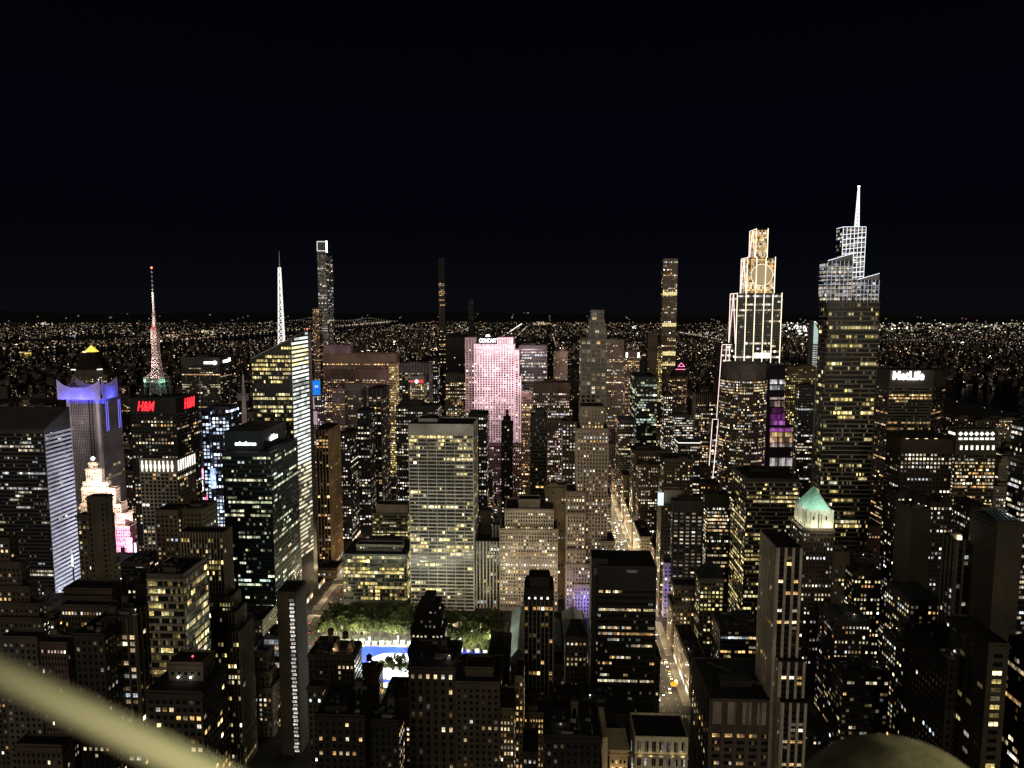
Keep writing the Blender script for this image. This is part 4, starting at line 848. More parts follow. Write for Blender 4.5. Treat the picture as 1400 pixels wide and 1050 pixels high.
# ---- near roof block: striped panels under the roof edge
x0, x1, y0, y1, z = nearroof.main
for k in range(5):
    a = x0+1.6+k*(x1-x0-1)/5
    def _pp(m):
        w = (x1-x0)/5*.6; m.box(a, a+w, y0-.5, y0-.05, z-15.5, z-.8, wallmat((.3, .25, .21)))
        for j in range(6): m.box(a+w*j/6+.15, a+w*j/6+.55, y0-.8, y0-.5, z-15.5, z-.8, wallmat((.36, .3, .25)))
    mk(nearroof, 'striped_panel', _pp)
mk(nearroof, 'roof_ridge', lambda m: (m.box(x0+10, x0+30, y0+16, y0+26, z, z+4, wallmat((.03, .028, .024))), m.bar((x0+8, y1-8, z+1.6), (x1-8, y0+14, z+1.6), .9, wallmat((.08, .07, .06)))))
# ---- wide sign tower: chamfered ends and lettering
x0, x1, y0, y1, z = metlife.main; rr = metlife
pl, pr_ = (P(1200, 507, y0+26)[0], y0+26), (P(1294, 507, y0+26)[0], y0+26)
wm = wallmat(rr.st.wall, rr.st.rough)
mk(rr, 'wing', lambda m: m.prism([pl, (x0, y0), (x0, y1), (pl[0], y1-12)], 0, z, wm, TAR)); mk(rr, 'wing', lambda m: m.prism([(x1, y0), pr_, (pr_[0], y1-12), (x1, y1)], 0, z, wm, TAR))
face_any(rr, pl, (x0, y0), 0, z, rr.st, litk=1.6); face_any(rr, (x1, y0), pr_, 0, z, rr.st)
X, Z = P(1241.5, 514, y0); text('sign_lettering', 'MetLife', X, y0-.8, Z, 40*y0/F, emis('sign_bright', (1, .98, .95), 7), rr.root, rr.off, h=10.2)
lamp('AREA', (X, y0-9, Z), (1, .93, .85), 900, 34, (X, y0, Z), size_y=4)
# ---- hip tower roof lights, diamond lights, roof lamps
y0 = diam.main[2]; DI = emis('diamond_light', (.92, 1, .82), 1.7)
for k in range(7):
    X, Z = P(1313+7.3*k, 593, y0); mk(diam, 'diamond_light', lambda m: m.poly([(X-2.3, y0-.4, Z), (X, y0-.4, Z-2.3), (X+2.3, y0-.4, Z), (X, y0-.4, Z+2.3)], DI))
    X, Z = P(1313+7.3*k, 600, y0); mk(diam, 'crown_light', lambda m: m.box(X-1.8, X+1.8, y0-.4, y0-.1, Z-1, Z+1.2, FINL))
    X, Z = P(1314+7.3*k, 612, y0); mk(diam, 'crown_light', lambda m: m.box(X-1.1, X+1.1, y0-.4, y0-.1, Z-2.2, Z+2.2, FINL))
x0 = diam.main[0]
for k in range(5): Y = y0+3+k*(diam.main[3]-y0-4)/5; mk(diam, 'crown_light', lambda m: m.box(x0-.4, x0-.1, Y-.9, Y+.9, diam.main[4]-6, diam.main[4]-3.5, DI))
for k in range(4): X, Z = P(1240+13*k, 599.5, hip.main[2]); mk(hip, 'roof_lamp', lambda m: m.box(X-1.2, X+1.2, hip.main[2]-.9, hip.main[2]-.2, Z-.2, Z+.2, WARM))
X, Z = P(1313, 738, pierlamp.main[2]+3); mk(pierlamp, 'roof_lamp', lambda m: (m.box(X-1, X+1, pierlamp.main[2]+3, pierlamp.main[2]+5, Z-1, Z+2.2, WARM), m.box(X-3, X+2, pierlamp.main[2]+5, pierlamp.main[2]+9, pierlamp.main[4], Z+3, wallmat((.3, .27, .2)))))
lamp('POINT', (X+2, pierlamp.main[2]+1.5, Z+2), (1, .9, .6), 60, .3)
x0, x1, y0, y1, z = rslab.main
mk(rslab, 'roof_terrace', lambda m: [m.bar((x0+2+k*2.2, y0+3, z+1.2), (x0+5+k*2.2, y1-3, z+3), .3, wallmat((.5, .55, .6))) for k in range(6)])
for k in range(3): lamp('POINT', (x0+8+k*3, y0+6+6*k, z+5), (.55, .8, 1), 130, .3)
x0, x1, y0, y1, z = redlamp.main; pb = redlamp.boxes[1]
for px in (244, 261): X, Z = P(px, 933, pb[2]-.5); mk(redlamp, 'roof_lamp', lambda m: m.ball((X, pb[2]-.6, max(Z, z+2)), .55, SIGN, 8)); lamp('POINT', (X, pb[2]-1.6, max(Z, z+2)), (1, .9, .7), 30, .1)
mk(redlamp, 'beacon', lambda m: (m.bar((pb[1]-6, pb[2]+3, pb[5]), (pb[1]-6, pb[2]+3, pb[5]+2), .15, STEEL), m.ball((pb[1]-6, pb[2]+3, pb[5]+2.3), .45, emis('red_beacon2', (1, .06, .08), 4), 8)))
lamp('POINT', (pb[1]-6, pb[2]+1.5, pb[5]+2.6), (1, .08, .12), 26, .1)
# ---- narrow slab: stairwell strip
x0, x1, y0, y1, z = slab.main
Xa, Xb = P(395.5, 830, y0)[0], P(402.5, 830, y0)[0]; k = 0
mk(slab, 'stair_recess', lambda m: m.box(Xa-.3, Xb+.3, y0-.02, y0, 0, z-2, DARK))
q, c = [], []
while z-6-k*2.75 > 1:
    zt = z-4-k*2.75; b_ = random.choice([.25, .5, .8, .9, 1.0, .7]); col = random.choice([(1, .93, .84), (1, .85, .7), (1, .97, .95), (1, .9, .85)])
    o = k % 2*.5; q.append([(Xa+o, y0-.06, zt-1.7), (Xb-.5+o, y0-.06, zt-1.7), (Xb-.5+o, y0-.06, zt), (Xa+o, y0-.06, zt)]); c.append([v*b_ for v in col]); k += 1
slab.Q.append(np.array(q, float)); slab.L.append(np.array(c))
mk(slab, 'pier', lambda m: m.box(Xa-1.2, Xa-.4, y0-.5, y0, 0, z+.8, wallmat((.1, .08, .06)))); mk(slab, 'pier', lambda m: m.box(Xb+.4, Xb+1.0, y0-.5, y0, 0, z+.8, wallmat((.1, .08, .06))))
# ---- violet wash on the avenue corner
x0, x1, y0, y1, z = violet.main
for zz_, w in ((z-8, 700), (z-26, 1200), (z-44, 1600)): lamp('POINT', ((x0+x1)/2, y0-7, max(zz_, 6)), (.22, .16, 1), w, .5)
lamp('POINT', (x0-6, y0+8, z-6), (1, .85, .4), 420, .5)
X, Z = P(800, 826, deco.boxes[6][2]-9); lamp('POINT', (X, 668, Z), (.2, .2, 1), 11000, .6)
X, Z = P(783, 826, 660); lamp('POINT', (X, 664, Z), (.3, .25, 1), 2400, .6)
# ================================================================== landmark towers with shapes of their own
# ---- faceted crystal tower with lattice spire
D = 690; r = start('faceted crystal tower', 'office_tower', 'faceted glass tower with a slanting top, a brilliant white edge facet and a lattice spire', 'office tower', D, 342, 420, 462, 690); bofa = r; r.ybot = 590
A0, zA = P(343, 491, D); B0, zB = P(398, 463, D); Ab, _ = P(352, 760, D); Bb, _ = P(407, 760, D)
C0, zC = P(420, 452, D+30); Cb = C0-(B0-Bb)/zB*zC
zt1, zb1 = P(380, 600, D)[1], P(380, 760, D)[1]
gl = wallmat((.03, .03, .03), .3)
def lerp(a, b, t): return a+(b-a)*t
def atz(bx, tx, zb_, zt_, z): return lerp(bx, tx, (z-zb_)/(zt_-zb_))
def _bo(m):
    lo = [(Ab, D), (Bb, D), (Cb, D+30), (Cb, D+42), (Ab, D+42)]; hi = [(A0, D), (B0, D), (C0, D+30), (C0, D+42), (A0, D+42)]
    m.prism(lo, 0, [zA, zB, zC, zC-4, zA], gl, wallmat((.14, .13, .12)), poly1=hi)
mk(r, 'wall', _bo)
BOXES.append((A0, C0-10, D+1, D+42, 0, zA)); r.boxes.append(BOXES[-1])
stB = RIBBON.but(wall=(.04, .04, .035), bay=2.4, fl=4.2, ww=.95, wh=.55, lit=.22, full=.16, run=.75, pal='yellow', br=.8, top=3)
rowsB = [P(370, y, D)[1] for y in (492, 497, 502, 508.5, 515, 588)]
face_any(r, (A0+.5, D-.05), (B0-.5, D-.05), zb1, zB, stB, rowsB, clip=lambda q: q[2] < lerp(zA, zB, (q[0]-A0)/(B0-A0))-4)
q, c = [], []
z_ = zC-5
while z_ > P(415, 760, D+20)[1]:
    for part in range(6):
        t0, t1 = part/6, (part+1)/6; h = 2.3
        if z_ > lerp(zB, zC, t0)-3: continue
        pts = []
        for t, zq in ((t0, z_), (t1, z_), (t1, z_+h), (t0, z_+h)):
            bx = atz(Bb, B0, 0, zB, zq); cx = atz(Cb, C0, 0, zC, zq); zs = zq+t*1.2
            pts.append((lerp(bx, cx, t)+.5, lerp(D, D+30, t)-.35, zs))
        py = pix(bx, D, z_)[1]; k = random.choice([.9, 1.1, 1.3, 1.0, .5])*(1.1 if py < 650 else .7)
        if py > 640 and random.random() < .25: k *= .15
        if 520 < py < 560 and random.random() < .3: k *= .3
        q.append(pts); c.append([k*v for v in ((1, .92, .45) if 473 < py < 505 and random.random() < .7 else (.93, 1, .92) if py < 640 else (1, .88, .6))])
    z_ -= 4.2
quadmesh('facet_lights', q, c, LIT, r.root, r.off)
strips('roof_edge', r, [((A0, D, zA+.5), (B0, D, zB+.5)), ((B0, D, zB+.5), (C0, D+30, zC+.5)), ((B0, D, zB), (Bb, D-.2, 0))], wallmat((.45, .45, .43)), .5)
mk(r, 'beacon', lambda m: m.ball((C0, D+30, zC+1.5), .8, emis('red_beacon3', (1, .1, .05), 4), 8))
Xs, Zs = P(386, 474, D+32); Xt, Zt = P(381.5, 366, D+32); Zn = P(381.5, 343, D+32)[1]; SPL = emis('spire_light', (1, .97, .93), .95)
def _sp(m):
    n = 13
    for k in range(n):
        u0, u1 = k/n, (k+1)/n; r0, r1 = lerp(4.2, 1.4, u0), lerp(4.2, 1.4, u1); h0, h1 = lerp(Zs-8, Zt, u0), lerp(Zs-8, Zt, u1)
        cs = [[(Xs+rr_*math.cos(a), D+32+rr_*math.sin(a), h) for a in (-2.6, -.5, 1.57)] for rr_, h in ((r0, h0), (r1, h1))]
        for i in range(3):
            j = (i+1) % 3; m.bar(cs[0][i], cs[1][i], .5, SPL); m.bar(cs[0][i], cs[1][j], .38, SPL); m.bar(cs[1][i], cs[1][j], .34, SPL)
    m.bar((Xs, D+32, Zt), (Xs, D+32, Zn), .7, wallmat((.6, .6, .6)), 5, .25)
mk(r, 'spire', _sp)
# ---- pale tapering pylon
D = 760; X, Z = P(331.5, 512, D); pw = 7*D/F/2
pyl = empty('pylon', (X, D, 0), 'pale tapering pylon between the blue lit block and the faceted tower', 'pylon')
m = MB(); zk = P(331, 570, D)[1]; m.box(X-pw, X+pw, D, D+4, 0, zk, wallmat((.55, .5, .52))); m.prism([(X-pw, D), (X+pw, D), (X+pw, D+4), (X-pw, D+4)], zk, Z, wallmat((.55, .5, .52)), poly1=[(X-.6, D+1), (X+.6, D+1), (X+.6, D+3), (X-.6, D+3)]); m.box(X-pw*2.6, X+pw*2, D+.5, D+3.5, P(331, 548, D)[1], P(331, 538, D)[1], wallmat((.3, .28, .3))); m.build('shaft', pyl, (X, D, 0))
# ---- spire of the blue block
Xa, Za = P(272.5, 509, 786); m = MB(); m.bar((Xa, 786, 0), (Xa, 786, Za), .7, wallmat((.6, .65, .75)), 6, .25)
for k in range(9):
    a = 3+k*1.1; zz_ = Za-8-k*4.2; m.bar((Xa, 786, zz_), (Xa+a, 788, zz_-3), .18, STEEL); m.bar((Xa+a, 788, zz_-3), (Xa, 786, zz_-5), .18, STEEL)
tag(m.build('antenna_mast', None, (Xa, 786, 0)), 'thin braced steel mast rising beside the blue lit block', 'antenna mast')
# ---- terraced glass tower
D = 690; r = bld('terraced glass tower', 'tallest tower at right, banded below, with white lit terraced glass crown and spire', D, 1133, 1203, 413, xs=1121,
        st=RIBBON.but(wall=(.035, .032, .026), bc=(.27, .23, .17), band=.55, bandh=.8, bay=3, fl=4.3, ww=.97, wh=.62, lit=.085, full=.02, run=.75, pal='yellow', br=.68, sidelit=1.3, top=.5), rows=(431, 497, 562, 715, 720), ybot=680, bulk=False)
vand = r
CR = St(wall=(.05, .05, .055), bay=2.6, fl=3.6, ww=.86, wh=.6, lit=.95, full=.5, run=.2, pal='white', br=.5, sigma=.5, top=.5, rough=.3)
z0 = r.main[4]
for (tD, a, b_, yt, xs_) in ((690.6, 1132, 1166, 358, None), (690.4, 1172, 1202, 384, None), (703, 1153, 1184, 311, None)):
    g = geom(tD, a, b_, yt, 20 if tD < 700 else 16); add_box(r, *g[:4], z0-2, g[4], CR, (), True, 1.0, ['S', 'W'])
    if tD < 700:
        wid = g[1]-g[0]; lowl = a > 1160
        mk(r, 'sloped_screen', lambda m: m.prism([(g[0], g[2]), (g[1], g[2]), (g[1], g[3]), (g[0], g[3])], g[4]+1, [g[4]+(1.2 if lowl else 1.2), g[4]+(6 if lowl else 7), g[4]+(6 if lowl else 7), g[4]+1.2], wallmat((.3, .3, .33), .4)))
LED = emis('led_line', (.88, .92, 1), 1.5)
b1, b2, b3 = r.boxes[1], r.boxes[2], r.boxes[3]
seg = [((b1[0], b1[2]-.3, b1[5]+1.3), (b1[1], b1[2]-.3, b1[5]+8)), ((b2[0], b2[2]-.3, b2[5]+1.3), (b2[1], b2[2]-.3, b2[5]+7)), ((b3[0], b3[2]-.3, b3[5]+.6), (b3[1], b3[2]-.3, b3[5]+.6)), ((b3[0], b3[3], b3[5]+.6), (b3[0], b3[2], b3[5]+.6))]
for k in range(12):
    zz_ = b3[5]-k*4.6
    if k > 0: seg.append(((b3[0], b3[2]-.3, zz_-2.2), (b3[1], b3[2]-.3, zz_)))
for k in range(7):
    X = b3[0]+(b3[1]-b3[0])*k/6; seg.append(((X, b3[2]-.3, b3[5]), (X, b3[2]-.3, z0)))
strips('crown_light_lines', r, seg, LED, .22)
seg = []
for bx in (b1, b2):
    for k in range(1, int((bx[5]-z0)/4.2)): seg.append(((bx[0], bx[2]-.3, bx[5]-k*4.2), (bx[1], bx[2]-.3, bx[5]-k*4.2))); seg.append(((bx[0]-.3, bx[3], bx[5]-k*4.2), (bx[0]-.3, bx[2], bx[5]-k*4.2)))
    for k in range(7): X = bx[0]+(bx[1]-bx[0])*k/6; seg.append(((X, bx[2]-.3, z0), (X, bx[2]-.3, bx[5]+1)))
strips('crown_lattice', r, seg, emis('led_faint', (.82, .86, 1), .5), .2)
Xs, Zs = P(1171.5, 310, 710); Xt, Zt = P(1174.5, 256, 710); SP2 = emis('spire_light2', (.95, .96, 1), 1.3)
def _s2(m):
    n = 12
    for k in range(n):
        u0, u1 = k/n, (k+1)/n; r0, r1 = lerp(2.3, .6, u0), lerp(2.3, .6, u1); h0, h1 = lerp(Zs-4, Zt, u0), lerp(Zs-4, Zt, u1); x_0, x_1 = lerp(Xs, Xt, u0)*0+Xs, Xs
        for i in range(4):
            a, b_ = math.pi/2*i+.78, math.pi/2*(i+1)+.78
            m.bar((Xs+r0*math.cos(a), 710+r0*math.sin(a), h0), (Xs+r1*math.cos(a), 710+r1*math.sin(a), h1), .3, SP2); m.bar((Xs+r0*math.cos(a), 710+r0*math.sin(a), h0), (Xs+r1*math.cos(b_), 710+r1*math.sin(b_), h1), .22, SP2)
    m.ball((Xs, 710, Zt+.6), 1.1, emis('spire_star', (.9, .95, 1), 6), 8)
mk(r, 'spire', _s2)
# ---- golden tiered tower with vertical light lines
D = 1150; DKG = GLASS.but(wall=(.02, .02, .02), bay=3, fl=4.4, lit=.04, full=.06, run=.8, pal='white', br=.7, top=1)
r = bld('golden tiered tower', 'tall tiered tower outlined by vertical light lines with a golden disc on its upper tiers', D, 1008, 1069, 402, xs=999, st=DKG, rows=(405, 418, 424, 430, 489), ybot=490, bulk=False); jp = r
z0 = r.main[4]
GOLD = St(wall=(.1, .08, .05), bay=2.6, fl=3.4, ww=.95, wh=.9, lit=1, full=1, run=0, pal='amber', br=.95, sigma=.35, top=.5, dim=1)
for tD, a, b_, yt in ((1154, 1022, 1060, 353), (1158, 1034, 1050, 314)):
    g = geom(tD, a, b_, yt, 34); add_box(r, *g[:4], z0-1, g[4], GOLD, (), True, 1, ['S', 'W']); z0 = g[4]
GL = emis('gold_line', (1, .86, .6), 1.7); GW = emis('rose_line', (1, .76, .68), 1.6)
b0, b1, b2 = r.boxes[:3]
def fz(px, y, D): X, Z = P(px, y, D); return (X, D, Z)
seg = []
for k in range(6): X = lerp(b0[0], b0[1], k/5); seg.append(((X, b0[2]-.8, P(1030, 496, b0[2])[1]), (X, b0[2]-.8, b0[5]+(2 if k in (0, 5) else 0))))
for k in range(4):
    X = lerp(b1[0], b1[1], k/3); seg.append(((X, b1[2]-.8, b1[4]), (X, b1[2]-.8, b1[5]+2)))
for k in range(2): X = lerp(b2[0], b2[1], k); seg.append(((X, b2[2]-.8, b2[4]), (X, b2[2]-.8, b2[5]+2)))
strips('light_line', r, seg, GL, .62)
seg = []
for bx in (b0, b1, b2):
    zl = max(bx[4], P(1000, 470, D)[1] if bx is b0 else bx[4]); zh = bx[5]+1; X = bx[0]-.6; ya, yb = bx[2]+1, bx[3]
    ym = (ya+yb)/2; seg += [((X, yb, zl), (X, yb, zh)), ((X, ya, zl), (X, ym, zh)), ((X, ym, zh), (X, yb, zl)), ((X, ya, zh), (X, yb, zh))]
# stepped shoulders on the west side
for px0, px1, yt, dD in ((987, 1000, 472, 6), (974, 990, 574, 9)):
    g = geom(D+dD, px0, px1, yt, 26); add_box(r, *g[:4], 0, g[4], DKG.but(lit=.3, br=.8), (), True, 1, ['S'])
    X0, X1, Y0 = g[0], g[1], g[2]; zl = g[4]-118; X0 -= 0
    seg += [((X0-5, Y0-.6, zl), (X0, Y0-.6, g[4])), ((X1-3, Y0-.6, zl), (X1-3, Y0-.6, g[4])), ((X0+2, Y0-.6, zl), ((X0+X1)/2, Y0-.6, g[4])), ((X0, Y0-.6, g[4]+1), (X1, Y0-.6, g[4]+1))]
strips('brace_line', r, seg, GW, .46)
Xc, Zc = P(1041.5, 376, b1[2])
ring = [(Xc+17*math.cos(2*math.pi*k/40), b1[2]-.5, Zc+17*math.sin(2*math.pi*k/40)) for k in range(41)]
strips('disc_ring', r, list(zip(ring[:-1], ring[1:])), emis('ring_light', (1, .93, .75), 1.1), .45)
mk(r, 'glow_disc', lambda m: m.poly([(Xc+16.4*math.cos(2*math.pi*k/40), b1[2]-.35, Zc+16.4*math.sin(2*math.pi*k/40)) for k in range(40)], emis('disc_light', (1, .72, .38), .34)))
X, Z = P(1042, 486, D); mk(r, 'atrium_light', lambda m: [m.box(X-12+8*k, X-5+8*k, D-.9, D-.3, Z-4, Z+4, SIGN) for k in range(3)])
# lower body seen right of the round tower, washed in purple
g = geom(1120, 1050, 1074, 497, 26); PUR = St(wall=(.03, .02, .03), bay=9.5, pn=2, fl=8.6, ww=.93, wh=.85, lit=.55, full=.2, run=.3, pal='purple', br=.6, sigma=.9, top=1, dim=.6)
r2 = bld('purple panel block', 'block of tall glass panels glowing purple above and orange below beside the round tower', 1120, 1050, 1074, 500, dep=24, st=PUR.but(lit=.1), ybot=640, bulk=False, tiers=[(1118, 1051, 1083, 582, {'st': PUR})], cat='glass building', name='glass_building')
x0, x1, y0, y1, z = r2.main
q, c = [], []
for (ya, yb, col, k) in ((519, 525, (1, .95, .95), 1.1), (527, 533, (.9, .88, .9), .7), (543, 546, (1, .8, .7), .7), (548, 556, (1, .65, .55), .5), (558, 565, (.35, .06, .3), .25), (566, 574, (.55, .08, .6), .35), (575, 584, (.8, .22, .85), .7), (585, 590, (.85, .2, .9), .9), (591, 597, (1, .66, .32), 1), (598, 605, (1, .6, .36), .9), (606, 611, (1, .75, .7), .8), (626, 637, (1, .9, .88), .6)):
    wd = (1052, 1083) if ya > 583 else (1052, 1073)
    n = 9 if ya > 583 else 6; DD = 1117.6 if ya > 583 else 1119.7
    for j in range(n):
        a, b_ = lerp(wd[0], wd[1], j/n)+(.9 if j % 3 == 0 else .2), lerp(wd[0], wd[1], (j+1)/n)-.2
        X0, Z1 = P(a, ya, DD); X1, Z0 = P(b_, yb, DD); kk = k*.75*random.choice((.12, .5, .8, 1, 1.3))
        q.append([(X0, DD, Z0), (X1, DD, Z0), (X1, DD, Z1), (X0, DD, Z1)]); c.append([v*kk for v in col])
r2.Q, r2.L = [np.array(q, float)], [np.array(c)]
# ---- bright plant floors of the thin square grid tower
x0, x1, y0, y1, z = thin.main
for ya, yb in ((399.5, 404), (441.5, 446.5), (480.5, 486), (497, 500)):
    Zt_, Zb_ = P(917, ya, y0)[1], P(917, yb, y0)[1]; q, c = [], []
    for k in range(8):
        for h in (0, 1):
            a = lerp(x0+.6, x1-.6, k/8)+.3; b_ = lerp(x0+.6, x1-.6, (k+1)/8)-.3; u, v = lerp(Zb_, Zt_, h/2)+.3, lerp(Zb_, Zt_, (h+1)/2)-.3
            kk = random.uniform(.7, 1.1); q.append([(a, y0-.12, u), (b_, y0-.12, u), (b_, y0-.12, v), (a, y0-.12, v)]); c.append([kk, .82*kk, .36*kk])
    quadmesh('lit_floor_band', q, c, LIT, thin.root, thin.off)
# ---- round tower
D = 1005; r = start('round tower', 'office_tower', 'rounded brown tower ringed by curved rows of warm windows below a plain grey crown', 'office tower', D, 986, 1049, 494, 640)
R0 = 32*D/F; cx = P(1017, 500, D+R0)[0]; cyy = D+R0; zt = P(1017, 520, D)[1]; zc = P(1017, 494, D)[1]
pts = [(cx+R0*math.cos(2*math.pi*(k+.5)/20), cyy+R0*math.sin(2*math.pi*(k+.5)/20)) for k in range(20)]
r.wall.prism(pts, 0, zt, wallmat((.2, .16, .13)), TAR)
mk(r, 'crown', lambda m: (m.cone(cx, cyy, R0*.93, R0*.93, zt, zc-4, wallmat((.2, .18, .18)), 20, math.pi/20), m.box(cx-13, cx+8, cyy-R0*.97, cyy-R0*.5, zt, zt+11, wallmat((.3, .26, .26)))))
BOXES.append((cx-R0*.68, cx+R0*.68, cyy-R0*.68, cyy+R0*.68, 0, zt)); r.boxes.append((cx-R0*.5, cx+R0*.5, cyy-R0*.5, cyy+R0*.5, 0, zt))
stR = St(wall=(.2, .16, .13), bay=2.7, fl=3.9, ww=.62, wh=.5, lit=.26, full=.0, run=.45, pal='warm', br=.8, top=1)
rz = [P(1017, y, D)[1] for y in (523, 527, 531, 535, 538, 586, 588, 602, 605, 609)]; save = RNG
ang = [2*math.pi*(k+.5)/20 for k in range(20)]
for k in range(20):
    a, b_ = pts[k], pts[(k+1) % 20]
    if (a[1]+b_[1])/2 < cyy+6: face_any(r, a, b_, 0, zt, stR, rz)
lamp('AREA', (cx+R0+55, D-10, 60), (.8, .2, .7), 9000, 20, (cx+R0, D+20, 80), size_y=40)
# ---- slender far towers
D = 1990; r = bld('tallest slender tower', 'very tall slender glass tower with a white lit frame around its top', D, 433, 445, 329, xs=454, st=GLASS.but(wall=(.1, .1, .105), bay=3, fl=4.4, lit=.06, full=.02, pal='white', br=.55, dim=.5, sidelit=1.5, top=40), rows=(368, 374, 380), ybot=468, bulk=False)
x0, x1, y0, y1, z = r.main; zl = P(438, 343, D)[1]
strips('crown_light', r, [((x0+1, y0-1, z-3), (x1, y0-1, z-3)), ((x0+1, y0-1, z-3), (x0+1, y0-1, zl)), ((x0+1, y0-1, zl), (x1, y0-1, zl))], emis('crown_dim', (1, .97, .92), .9), .9)
strips('crown_light', r, [((x1+1, y0+2, zl-4), (x1+1, y0+2, z)), ((x1+1, y0+7, zl-4), (x1+1, y0+7, z))], SIGN, 1.6)
strips('belt_light', r, [((x0, y0-1, P(438, y, D)[1]), (x1, y0-1, P(438, y, D)[1])) for y in (403.5, 407.5, 449, 452)], emis('belt', (1, .85, .85), .5), .8)
r = bld('thin black needle', 'extremely thin black needle tower lit only in a few middle floors', 1820, 599, 608, 353, dep=16, st=DKGRID.but(wall=(.022, .02, .02), bay=3.2, fl=4.2, lit=.03, full=0, dim=.02, pal='amber', top=62), rows=(388, 391, 396, 398, 401, 404, 411, 418, 460, 465, 470, 473, 477, 484, 490, 495), ybot=520, bulk=False)
r = bld('short black needle', 'dark tapering slab tower standing behind the left corner of the pink slab', 1560, 640, 648, 410, dep=30, st=DKGRID.but(wall=(.02, .02, .022), lit=.01, full=0, dim=0, darkw=.3), ybot=460, bulk=False)
r = bld('amber-capped shaft', 'slim brown shaft with an amber lit cap left of the tallest slender tower', 1750, 427, 436, 422, dep=24, st=MIDB.but(wall=(.2, .14, .12), lit=.12, bay=3.4, top=1), rows=(423, 425, 427, 430), ybot=500, bulk=False)
D = 1650; r = start('slanted green blade', 'office_tower', 'thin pale green lit tower with a steeply slanted top behind the terraced glass tower', 'office tower', D, 1112, 1120, 437, 500)
X0, Zt = P(1113, 438, D); X1, Zs = P(1120, 455, D); Zm = P(1116, 470, D)[1]
mk(r, 'wall', lambda m: m.prism([(X0, D), (X1, D), (X1, D+30), (X0, D+30)], 0, [Zt, Zs, Zs, Zt], wallmat((.4, .45, .43)), wallmat((.5, .6, .55))))
mk(r, 'lit_crown', lambda m: m.poly([(X0, D-.3, Zm), (X1, D-.3, Zm), (X1, D-.3, Zs), (X0, D-.3, Zt)], emis('pale_crown', (.6, .78, .72), .6)))
q, c = [], []
for k in range(11): zz_ = Zm-4-k*5.2; q.append([(X0, D-.2, zz_-1.7), (X1, D-.2, zz_-2.8), (X1, D-.2, zz_-.6), (X0, D-.2, zz_+.5)]); c.append((.75, .85, .8))
r.Q.append(np.array(q, float)); r.L.append(np.array(c)*.8); BOXES.append((X0, X1, D, D+30, 0, Zs)); r.boxes.append(BOXES[-1])
D = 1120; x = P(422, 520, D)[0]
r = bld('blue screen block', 'block topped by a bright blue gridded screen left of the broad brown slab', D, 422, 439, 539, dep=24, st=DKGRID.but(wall=(.1, .09, .1), lit=.2, bay=3.2), ybot=575, bulk=False)
X0, Z1 = P(422, 520, D); X1, Z0 = P(438.5, 540, D); q, c = [], []
for i in range(6):
    for j in range(6):
        a, b_ = lerp(X0, X1, i/6), lerp(Z0, Z1, j/6); q.append([(a+.2, D-1, b_+.2), (a+(X1-X0)/6-.1, D-1, b_+.2), (a+(X1-X0)/6-.1, D-1, b_+(Z1-Z0)/6-.1), (a+.2, D-1, b_+(Z1-Z0)/6-.1)])
        c.append((.0, .2*random.uniform(.7, 1.3), 1.0*random.uniform(.7, 1)) if not (j == 3 and i % 3 != 2) else (.35, .6, 1))
mk(r, 'screen_box', lambda m: m.box(X0, X1, D-.9, D+10, r.main[4], Z1, DARK)); quadmesh('screen', q, c, LIT, r.root, r.off)
for dx, yy in ((424, 545), (428, 565)): sign(r, dx, dx+6, yy-3, yy+14, D, emis('mauve_panel', (.6, .38, .52), .55), 'side_screen')
# ================================================================== ground, water, avenues
def sheet(name, x0, x1, y0, y1, z, mat, kind='structure'):
    m = MB(); m.poly([(x0, y0, z), (x1, y0, z), (x1, y1, z), (x0, y1, z)], mat); return tag(m.build(name), kind=kind)
def ystreet(st): return 678+80.5*(st-42)
AVE = [-2380, -2120, -1860, -1600, -1320, -1045, -770, -493, -218, 98, 255, 400, 535, 670, 880, 1090, 1300]
ASPH = wallmat((.05, .05, .052), .8); PAVE = wallmat((.22, .21, .19), .9); PAINT = wallmat((.75, .75, .72), .7)
sheet('ground', -30000, 30000, -300, 45000, 0, wallmat((.04, .038, .036), .95))
WAT = wallmat((.004, .006, .009), .25, spec=.5)
sheet('river', -3450, -2820, -200, 20000, .05, WAT); sheet('river_east', 1380, 1650, -200, 5200, .05, WAT)
sheet('park_ground', -740, 78, 2150, 6200, .1, wallmat((.01, .014, .008), .95))
for a in AVE[5:14]:
    sheet('road', a-(10 if a == 98 else 12), a+(10 if a == 98 else 12), 505 if a == 98 else 200, 2100, .12, ASPH)
for st in range(37, 56): sheet('road', -900, 800, ystreet(st)-5, ystreet(st)+5, .116, ASPH)
for a, ya, yb in ((98, 505, 1300), (-218, 560, 1100)):
    for s in (-1, 1):
        for st in range(36, 58):
            u, v = ystreet(st)+6, ystreet(st+1)-6
            if v > ya and u < yb:
                m = MB(); x = a+s*13.5; hw = 3.5; m.box(x-hw, x+hw, u, v, 0, .27, PAVE); tag(m.build('pavement', None, (x, u, 0)), kind='structure')
    m = MB()
    for st in range(38, 56):
        y = ystreet(st)
        if ya < y < yb:
            for k in range(9): m.poly([(a-10+2.3*k, y-9, .128), (a-8.8+2.3*k, y-9, .128), (a-8.8+2.3*k, y-6, .128), (a-10+2.3*k, y-6, .128)], PAINT)
    y = ya
    while y < yb:
        for lx in (-6, 0, 6): m.poly([(a+lx-.1, y, .126), (a+lx+.1, y, .126), (a+lx+.1, y+3, .126), (a+lx-.1, y+3, .126)], PAINT)
        y += 9
    tag(m.build('road_markings'), kind='structure')
